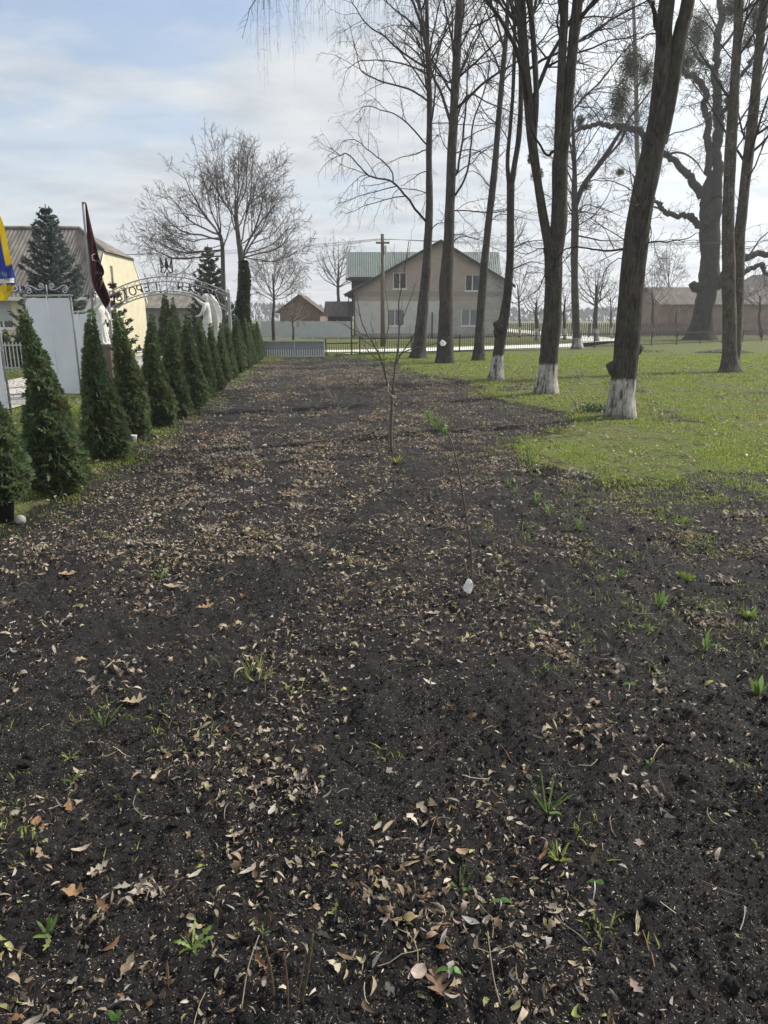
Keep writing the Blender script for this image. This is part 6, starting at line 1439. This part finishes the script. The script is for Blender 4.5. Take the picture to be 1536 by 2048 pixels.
def whip():
    b = gz(G(945, 1192)); Y = b[1]; t = thing('sapling', b, 'single thin leaning whip planted in the bed, tagged at its foot', 'sapling'); m_ = MB()
    P = limb_path([(945, 1192), (944, 1150), (942, 1105), (934, 1045), (925, 985), (915, 930), (904, 885), (897, 868)], Y, 0, Y + .35); P[0] = b - (0, 0, .04); P = catmull(P, 22); m_.tube(P, np.linspace(5.0, 2.6, 22) * .5 * mpp(b) * 1.2, 6)
    for i in range(2, 21): q = P[i]; m_.sphere(q + rvec() * .002, .0042, 6, 4)
    m_.build('stem', mat_noise('whip_bark', (.05, .034, .030), (.10, .072, .062), 30, .6, 0), t)
    s = MB(); s.tube(catmull([gz(G(940, 1180)), D(936, 1150, Y - .02), D(929, 1118, Y + .02)], 8), np.linspace(.004, .002, 8), 5); s.build('side_shoot', mat_plain('straw_shoot', (.22, .18, .10), .8), t)
    p = D(937, 1172, Y - .03); m2 = MB(); n = 18; k = mpp(p); out = []
    for i in range(n): a = 6.283 * i / n; out.append((11 * math.cos(a) * (1 - .25 * math.sin(a)), 17 * math.sin(a)))
    for lay in (0, .0025):
        V = [p + (0, .0 + lay, 0)] + [p + np.array([(x * .95 + y * .12) * k * .9, .012 * math.sin(x * .3 + y * .2) + lay, (y - x * .12) * k * .9]) for x, y in out]; m2.add(V, [(0, i, i % n + 1) for i in range(1, n + 1)])
    o = tag(m2.build('paper_tag', mat_attr('crumpled_paper', .8, .15, .2, .25, 60), None, True), 'oval crumpled white tag at the foot of the thin leaning whip', 'tag'); recentre(o, p - (0, 0, 19 * k))
whip()

def ribbon(mb, P, w, col, fold=.25):
    P = np.asarray(P, float); n = len(P); T = np.gradient(P, axis=0); T /= np.linalg.norm(T, axis=1, keepdims=True) + 1e-9; a = unit(rvec() * np.array([1, 1, .15])); B = np.cross(T, a); B /= np.linalg.norm(B, axis=1, keepdims=True) + 1e-9; N = np.cross(B, T)
    w = np.asarray(w)[:, None]; mb.grid(np.stack([P - B * w + N * w * fold, P, P + B * w + N * w * fold], 1), 0, col)
def iris(px, py, h, label, n=4, spread=9, wid=.011, col=(.16, .245, .075)):
    b = gz(G(px, py)); k = mpp(b); t = MB()
    for i in range(n):
        x = (i - (n - 1) / 2) / max(1, n - 1); L = h * RR.uniform(.65, 1.0) * (1 - .25 * abs(x)); q = np.array([x * spread * k, RR.uniform(-.3, .3) * spread * k, 0]); s = np.linspace(0, 1, 8)
        P = np.array([q * .35 * 0 + q * (.2 + .9 * f) + np.array([x * L * k * .35 * f * f, 0, L * k * f * (1 - .08 * f)]) for f in s]) - (0, 0, .01)
        ribbon(t, P, wid * np.where(s < .8, .75 + .25 * np.sin(s * 3), 1) * np.clip((1 - s) * 4, .04, 1), np.array(col) * RR.uniform(.75, 1.3))
    for i in range(3):
        a = RR.uniform(0, 6.28); s = np.linspace(0, 1, 5); P = np.stack([np.cos(a) * s * .035, np.sin(a) * s * .035, .012 + .012 * np.sin(s * 3)], -1); ribbon(t, P, .003 * np.clip((1 - s) * 3, .1, 1), (.30, .26, .15))
    o = tag(t.build('iris_sprout', M_GREEN), label, 'sprout', 'iris sprouts in a row'); o.location = tuple(b)
for a in ((850, 838, 38, 'farthest iris sprout of the diagonal row, near the sapling', 3, 12, .016), (861, 848, 42, 'iris sprout second from the far end of the diagonal row', 4, 12, .016), (872, 858, 46, 'iris sprout in the dense far clump, between its neighbours', 4, 14, .016), (882, 868, 52, 'tallest iris sprout of the dense far clump', 5, 14, .016), (892, 872, 40, 'iris sprout at the near end of the dense far clump, by the whip tip', 4, 10, .015),
          (1016, 966, 30, 'slim iris sprout first after the gap in the row', 3, 8), (1033, 986, 34, 'slim pale iris sprout second after the gap in the row', 3, 6), (1074, 1012, 42, 'broad iris sprout, left of a tight pair beside the lawn edge', 5, 12), (1097, 1036, 44, 'tall upright iris sprout with pale green blades, right of the broad one', 4, 10), (1156, 1062, 48, 'iris sprout leaning right below the tight pair', 4, 14), (1197, 1102, 22, 'short yellow tipped iris sprout', 2, 6),
          (1243, 1150, 34, 'small iris sprout amid curled dry leaves right of the tagged whip', 4, 10), (1320, 1212, 48, 'wide fan shaped iris sprout right of the tagged whip', 4, 16), (1413, 1290, 52, 'narrow grey green iris sprout near the right edge', 3, 8), (1518, 1372, 62, 'nearest and largest iris sprout with bent leaf at the right edge', 5, 20)): iris(*a)

def tuft(px, py, hpx, label, n, kind='grass_tuft', wid=.003, bend=.8, spread=.03, col=(.13, .22, .05), cat='grass tuft', tall=1):
    b = gz(G(px, py)); k = mpp(b); t = MB(); H = hpx * k
    for i in range(n):
        a = RR.uniform(0, 6.283); L = H * RR.uniform(.55, 1.1); be = bend * RR.uniform(.4, 1.3); s = np.linspace(0, 1, 7); out = np.sin(s * be) * L * .8; up = L * s * np.cos(s * be * .75)
        P = np.stack([np.cos(a) * (out + spread * .3), np.sin(a) * (out + spread * .3), up], -1); ribbon(t, P, wid * np.clip((1 - s) * 2.6, .05, 1) * RR.uniform(.7, 1.2), np.array(col) * RR.uniform(.7, 1.35))
    o = tag(t.build(kind, M_GREEN), label, cat); o.location = tuple(b); return o
tuft(1096, 1612, 84, 'grass tuft with spreading blades and one upright stalk, right foreground', 10, bend=1.25, wid=.0035)
tuft(922, 1768, 62, 'dark grass tuft with arching blades, lower centre', 8, bend=1.15, wid=.0042, col=(.10, .19, .05))
tuft(1118, 1712, 40, 'low yellowish grass tuft below the spreading tuft', 16, bend=1.1, wid=.004, col=(.22, .27, .07))
tuft(512, 1352, 40, 'pale yellow green grass patch left of centre', 26, bend=1.2, wid=.0035, col=(.26, .29, .10), spread=.12)
tuft(205, 1452, 60, 'arching grass blades beside the big torn leaf', 6, bend=1.5, wid=.003)
tuft(318, 1150, 26, 'small bright green weed in the bed on the left', 12, 'weed', .007, 1.1, col=(.15, .25, .07), cat='weed')
tuft(795, 922, 20, 'yellow green weed at the foot of the forked sapling', 16, 'weed', .010, 1.3, col=(.26, .30, .05), cat='weed')
tuft(1345, 1040, 26, 'spreading weed clump in the soil below the lawn edge', 30, 'weed', .008, 1.5, .2, (.17, .23, .06), 'weed')
tuft(1370, 1155, 22, 'bright rosette weed right of the iris row', 18, 'weed', .010, 1.4, .05, (.20, .28, .06), 'weed')
tuft(1495, 1232, 22, 'rosette weed near the right border among dry leaves', 18, 'weed', .009, 1.4, .05, (.20, .28, .07), 'weed')
tuft(1296, 1258, 20, 'low pale weed below the iris fan', 14, 'weed', .006, 1.4, .03, (.18, .24, .08), 'weed')
tuft(752, 1645, 22, 'tiny single green shoot beside a dark clod', 2, 'seedling', .005, .5, .0, (.17, .31, .07), 'seedling')
tuft(96, 1870, 40, 'small notched green weed in the lower left corner', 6, 'weed', .005, 1.0, .01, (.13, .22, .06), 'weed')
tuft(232, 2046, 30, 'bright green shoot at the bottom edge', 3, 'seedling', .008, .7, .0, (.16, .30, .07), 'seedling')
tuft(1300, 1528, 26, 'short curved green shoot above the dry leaf heap', 4, 'seedling', .003, 1.4, .0, (.15, .30, .08), 'seedling')
def rosette(px, py, r, label, n, col=(.17, .25, .07)):
    """lobed leaves on a short crown"""
    b = gz(G(px, py)); k = mpp(b); t = MB(); 
    for i in range(n):
        a = 6.283 * i / n + RR.uniform(-.3, .3); L = r * k * RR.uniform(.7, 1.15); s = np.linspace(0, 1, 14); up = RR.uniform(.5, 1.3)
        P = np.stack([np.cos(a) * L * s * .8, np.sin(a) * L * s * .8, L * (up * s - .55 * up * s * s)], -1); w = .16 * L * (.35 + .65 * s) * (.62 + .38 * np.cos(s * 30)) * np.clip((1 - s) * 4, .05, 1); ribbon(t, P, w, np.array(col) * RR.uniform(.75, 1.25))
    o = tag(t.build('weed', M_GREEN), label, 'weed'); o.location = tuple(b)
rosette(385, 1905, 62, 'dandelion like weed with jagged leaves, lower left foreground', 9); rosette(488, 1868, 26, 'small bright weed sprig right of the dandelion like weed', 4, (.20, .30, .07)); rosette(527, 1880, 26, 'bright weed sprig beside the dry upright stems', 4, (.20, .30, .07))
rosette(140, 1520, 26, 'low olive weed at the left among dry leaves', 7, (.20, .22, .08)); rosette(145, 1560, 30, 'notched olive weed below the left leaf scatter', 7, (.19, .23, .07))
def seedling(px, py, hpx, w, label, open_=1.0):
    b = gz(G(px, py)); k = mpp(b); t = thing('seedling', b, label, 'seedling'); H = hpx * k; m_ = MB(); m_.tube(np.array([b - (0, 0, .01), b + (.003, 0, H * .6), b + (0, 0, H)]), .0018, 5); m_.build('stem', M_GREEN, t)
    for sg in (-1, 1):
        l = MB(); s = np.linspace(0, 1, 7); P = np.stack([sg * s * w * k, -.1 * s * w * k, H + w * k * (.35 * s - .5 * s * s) * open_], -1) + b * np.array([1, 1, 0]) + (0, 0, b[2]); ribbon(l, P, .32 * w * k * np.sin(np.clip(s, .05, .96) * math.pi) ** .7, (.16, .29, .09)); l.build('leaf', M_GREEN, t)
seedling(1187, 1790, 46, 17, 'pale two leaved seedling on a thin stalk, right foreground'); seedling(896, 1965, 22, 25, 'bright two leaved seedling near the bottom centre', 1.6); seedling(1000, 1818, 20, 23, 'two leaved green seedling below the dark grass tuft', 1.6); seedling(1432, 1290, 12, 10, 'tiny round leaved seedling beside the narrow iris sprout'); seedling(1258, 1372, 14, 13, 'tiny pale seedling in bare soil right of centre')
def canes(label):
    b = gz(G(570, 2002)); t = thing('plant_stump', b, label, 'plant stump'); 
    for (x, y), (x2, y2), w, c in (((548, 2010), (530, 1892), .0048, (.075, .055, .032)), ((575, 2035), (568, 1905), .0035, (.10, .06, .045)), ((600, 2012), (626, 1868), .0045, (.085, .075, .035)), ((588, 2022), (612, 1905), .003, (.11, .07, .05))):
        p = gz(G(x, y)); e = D(x2, y2, p[1] + .05); m_ = MB(); m_.tube(catmull([p - (0, 0, .02), p * .55 + e * .45 + (.004, 0, 0), e], 10), np.linspace(w, w * .7, 10), 7, col=c)
        for s in (.3, .55, .8): m_.sphere(p * (1 - s) + e * s, w * 1.15, 7, 5, 0, c)
        m_.build('stem', M_LEAF, t)
canes('cut dry brown stems poking up at the bottom edge')
def stalk(pts, label, w=.0018):
    P = np.array([gz(G(a, c)) + (0, 0, h_) for a, c, h_ in pts]); m_ = MB(); m_.tube(catmull(P, 16), w, 5, col=(.26, .21, .15)); o = tag(m_.build('dry_stalk', M_LEAF), label, 'stalk'); recentre(o, P[0])
stalk([(484, 2040, .01), (500, 1985, .05), (522, 1940, .09)], 'long thin pale stalk leaning beside the dry stems'); stalk([(1000, 2030, .01), (985, 1990, .03), (972, 1930, .09)], 'thin dry stalk rising at the bottom centre')

def big_leaf(px, py, L, Wd, prof, K, yaw, label, col, curl=.5, fold=.3, lift=.012, tilt=(0, 0)):
    b = gz(G(px, py)); s = np.linspace(0, 1, K); w = prof(s) * Wd; q = s - .5; a = R_(yaw); T = np.array([math.cos(a), math.sin(a), tilt[0]]); B = np.array([-math.sin(a), math.cos(a), tilt[1]])
    cen = T[None] * (q * L)[:, None] + np.array([0, 0, 1.0])[None] * (curl * L * q * q + lift)[:, None]; m_ = MB(); rr = np.array([RR.uniform(.85, 1.15) for _ in s])
    nx = np.linspace(-1, 1, 5); P = np.stack([cen + B[None] * (v * w * rr)[:, None] + np.array([0, 0, 1.0])[None] * (np.abs(v) * w * fold * (1 + .4 * np.sin(s * 9 + v)))[:, None] for v in nx], 1)
    m_.grid(P, 0, col); o = tag(m_.build('dry_leaf', M_LEAF), label, 'leaf', 'large dry leaves on the soil'); o.location = tuple(b)
for a in ((268, 1412, .115, .040, P_OAK, 22, 12, 'big torn pale leaf beside arching grass blades', (.36, .29, .20), .5, .5), (137, 1150, .125, .045, P_RAG, 18, 20, 'tan lobed leaf on the left, upper of the large leaves', (.33, .24, .15)), (345, 1172, .13, .036, P_RAG, 18, -10, 'long pale lobed leaf left of centre', (.35, .29, .20)), (410, 1208, .11, .045, P_OAK, 20, 30, 'rust tinted oak leaf left of centre', (.30, .19, .11)), (880, 1988, .088, .040, P_OAK, 28, 115, 'large brown oak leaf at the bottom centre', (.17, .11, .08), .9, .8, .012, (.1, .2)),
          (391, 1753, .055, .0085, P_LANCE, 12, 48, 'slim pale willow leaf, left one of a pair in the foreground', (.38, .34, .29)), (495, 1748, .055, .0085, P_LANCE, 12, 40, 'slim pale willow leaf, right one of a pair in the foreground', (.36, .31, .27)), (472, 1668, .075, .009, P_LANCE, 14, 32, 'long curved willow leaf above the slim pair', (.37, .33, .26), .8), (165, 1712, .065, .010, P_LANCE, 12, 28, 'forked looking willow leaf at the left, above the jagged weed', (.36, .30, .24), .9), (545, 1632, .06, .011, P_LANCE, 12, 75, 'broad willow leaf leaning on a leaf heap, lower centre', (.42, .38, .34), .4, .3, .03),
          (75, 1652, .045, .018, P_OVAL, 10, 100, 'orange brown oval leaf at the left edge', (.26, .14, .075)), (150, 1792, .07, .028, P_RAG, 16, 5, 'curled orange brown leaf at lower left', (.27, .17, .10), 1.2, .6), (838, 1975, .05, .02, P_OVAL, 10, 60, 'pale oval leaf propped against the large brown oak leaf', (.36, .30, .26), .6, .4, .03), (1270, 1990, .05, .016, P_RAG, 12, 110, 'crumpled pinkish leaf near the bottom right', (.26, .20, .175), 1.0), (940, 1852, .055, .011, P_LANCE, 12, 150, 'grey willow leaf under the two leaved seedling', (.28, .27, .26)), (1280, 1665, .04, .018, P_RAG, 12, 70, 'small pinkish tan leaf on dark soil, right foreground', (.28, .22, .19)),
          (1080, 1268, .07, .026, P_RAG, 14, 10, 'pale tan leaf with a pointed lobe below the tagged whip', (.34, .29, .23), .7), (868, 1228, .09, .03, P_RAG, 14, 15, 'greyish lobed leaf left of the tagged whip', (.29, .27, .21)), (925, 1712, .045, .014, P_OVAL, 10, 8, 'warm tan folded leaf above the dark grass tuft', (.30, .20, .13), .8)): big_leaf(*a)
# mound of dug soil with rubble on the lawn, ivy at the front trunk
def mound():
    c = G(1450, 706); n, k = 14, 28; m_ = MB(); P = np.zeros((n, k, 3))
    for i in range(n):
        for j in range(k):
            r = 1 - i / (n - 1); a = 6.283 * j / k; x = r * 1.55 * math.cos(a); y = r * .9 * math.sin(a); P[i, j] = (x, y, .16 * (1 - r * r) + .05 * float(fbm(x * 4, y * 4, 3, 61)) - .02)
    m_.grid(P, 0, None, True); o = tag(m_.build('soil_heap', M_SOIL), 'low heap of dug dark soil on the lawn beyond the twin stemmed tree', 'soil heap'); c[2] = float(height(c[0], c[1])); o.location = tuple(c)
    r = MB(); 
    for i in range(26): p = np.array([-.75 + RR.gauss(0, .28), -.55 + RR.gauss(0, .12), .06]); r.box(*(p - .03 - .03 * RR.random()), *(p + .03 + .04 * RR.random()))
    q = tag(r.build('rubble', M_CONC, None, False), 'pale rubble bits lying on the soil heap', 'rubble'); q.location = tuple(c); q['kind'] = 'stuff'
mound()
def ivy_patch(px, py, r, n, label, col=(.045, .085, .035)):
    b = gz(G(px, py)); m_ = MB(); p = np.stack([rg.normal(0, r, n), rg.normal(0, r * .8, n), np.abs(rg.normal(.05, .05, n))], -1); leaf_quads(m_, p, np.stack([rg.normal(size=n), rg.normal(size=n), rg.normal(0, .5, n)], -1), rg.uniform(.03, .06, n), rg.uniform(.02, .045, n), np.array(col) * rg.uniform(.6, 1.5, (n, 1)))
    o = tag(m_.build('ivy', M_GREEN), label, 'ivy'); o.location = tuple(b)
ivy_patch(1190, 826, .16, 420, 'dark ivy patch at the left foot of the front whitewashed trunk'); ivy_patch(1305, 706, .45, 300, 'dark low ivy patch on the lawn between front trunk and oak')
m_ = MB(); m_.sphere((0, 0, .03), (.05, .04, .045), 9, 6); o = tag(m_.build('pale_stone', M_CONC), 'pale stone beside the black plant pot', 'stone'); o.location = tuple(gz(G(42, 1050)))
m_ = MB(); m_.lathe((0, 0, 0), [(0, 0), (.05, 0), (.065, .10), (.07, .11), (.06, .11), (.05, .03), (0, .03)], 14); o = tag(m_.build('plastic_cup', M_WHITE), 'small white plastic container at the foot of the second row thuja', 'container'); o.location = tuple(gz(G(266, 888)))

# ------------------------------------------------------------------ far woods and the air
def woods():
    mb = MB(); n = 9000; x = rg.uniform(-420, 420, n); base = 4 + 7 * fbm(x * .02, x * 0 + 3, 4, 77); z = base * rg.random(n) ** .8; y = 380 + rg.normal(0, 6, n)
    leaf_quads(mb, np.stack([x, y, z], -1), np.stack([rg.normal(0, .5, n), rg.normal(0, .3, n), np.ones(n)], -1), rg.uniform(2.0, 4.5, n), rg.uniform(.6, 1.8, n), np.array([.085, .078, .068]) * rg.uniform(.7, 1.3, (n, 1)))
    mb.build('distant_woods', M_CHIP, None, False, 'stuff')
woods()
def haze():
    m = bpy.data.materials.new('haze'); m.use_nodes = True; nt = m.node_tree; nt.nodes.clear()
    o = nt.nodes.new('ShaderNodeOutputMaterial'); v = nt.nodes.new('ShaderNodeVolumePrincipled'); v.inputs['Color'].default_value = (.90, .94, 1.0, 1); v.inputs['Density'].default_value = 0.0009; v.inputs['Anisotropy'].default_value = 0.2
    nt.links.new(v.outputs[0], o.inputs['Volume'])
    mb = MB(); mb.box(-905, -65, -1.3, 905, 1205, 32); mb.build('haze', m, None, False, 'stuff')
haze()
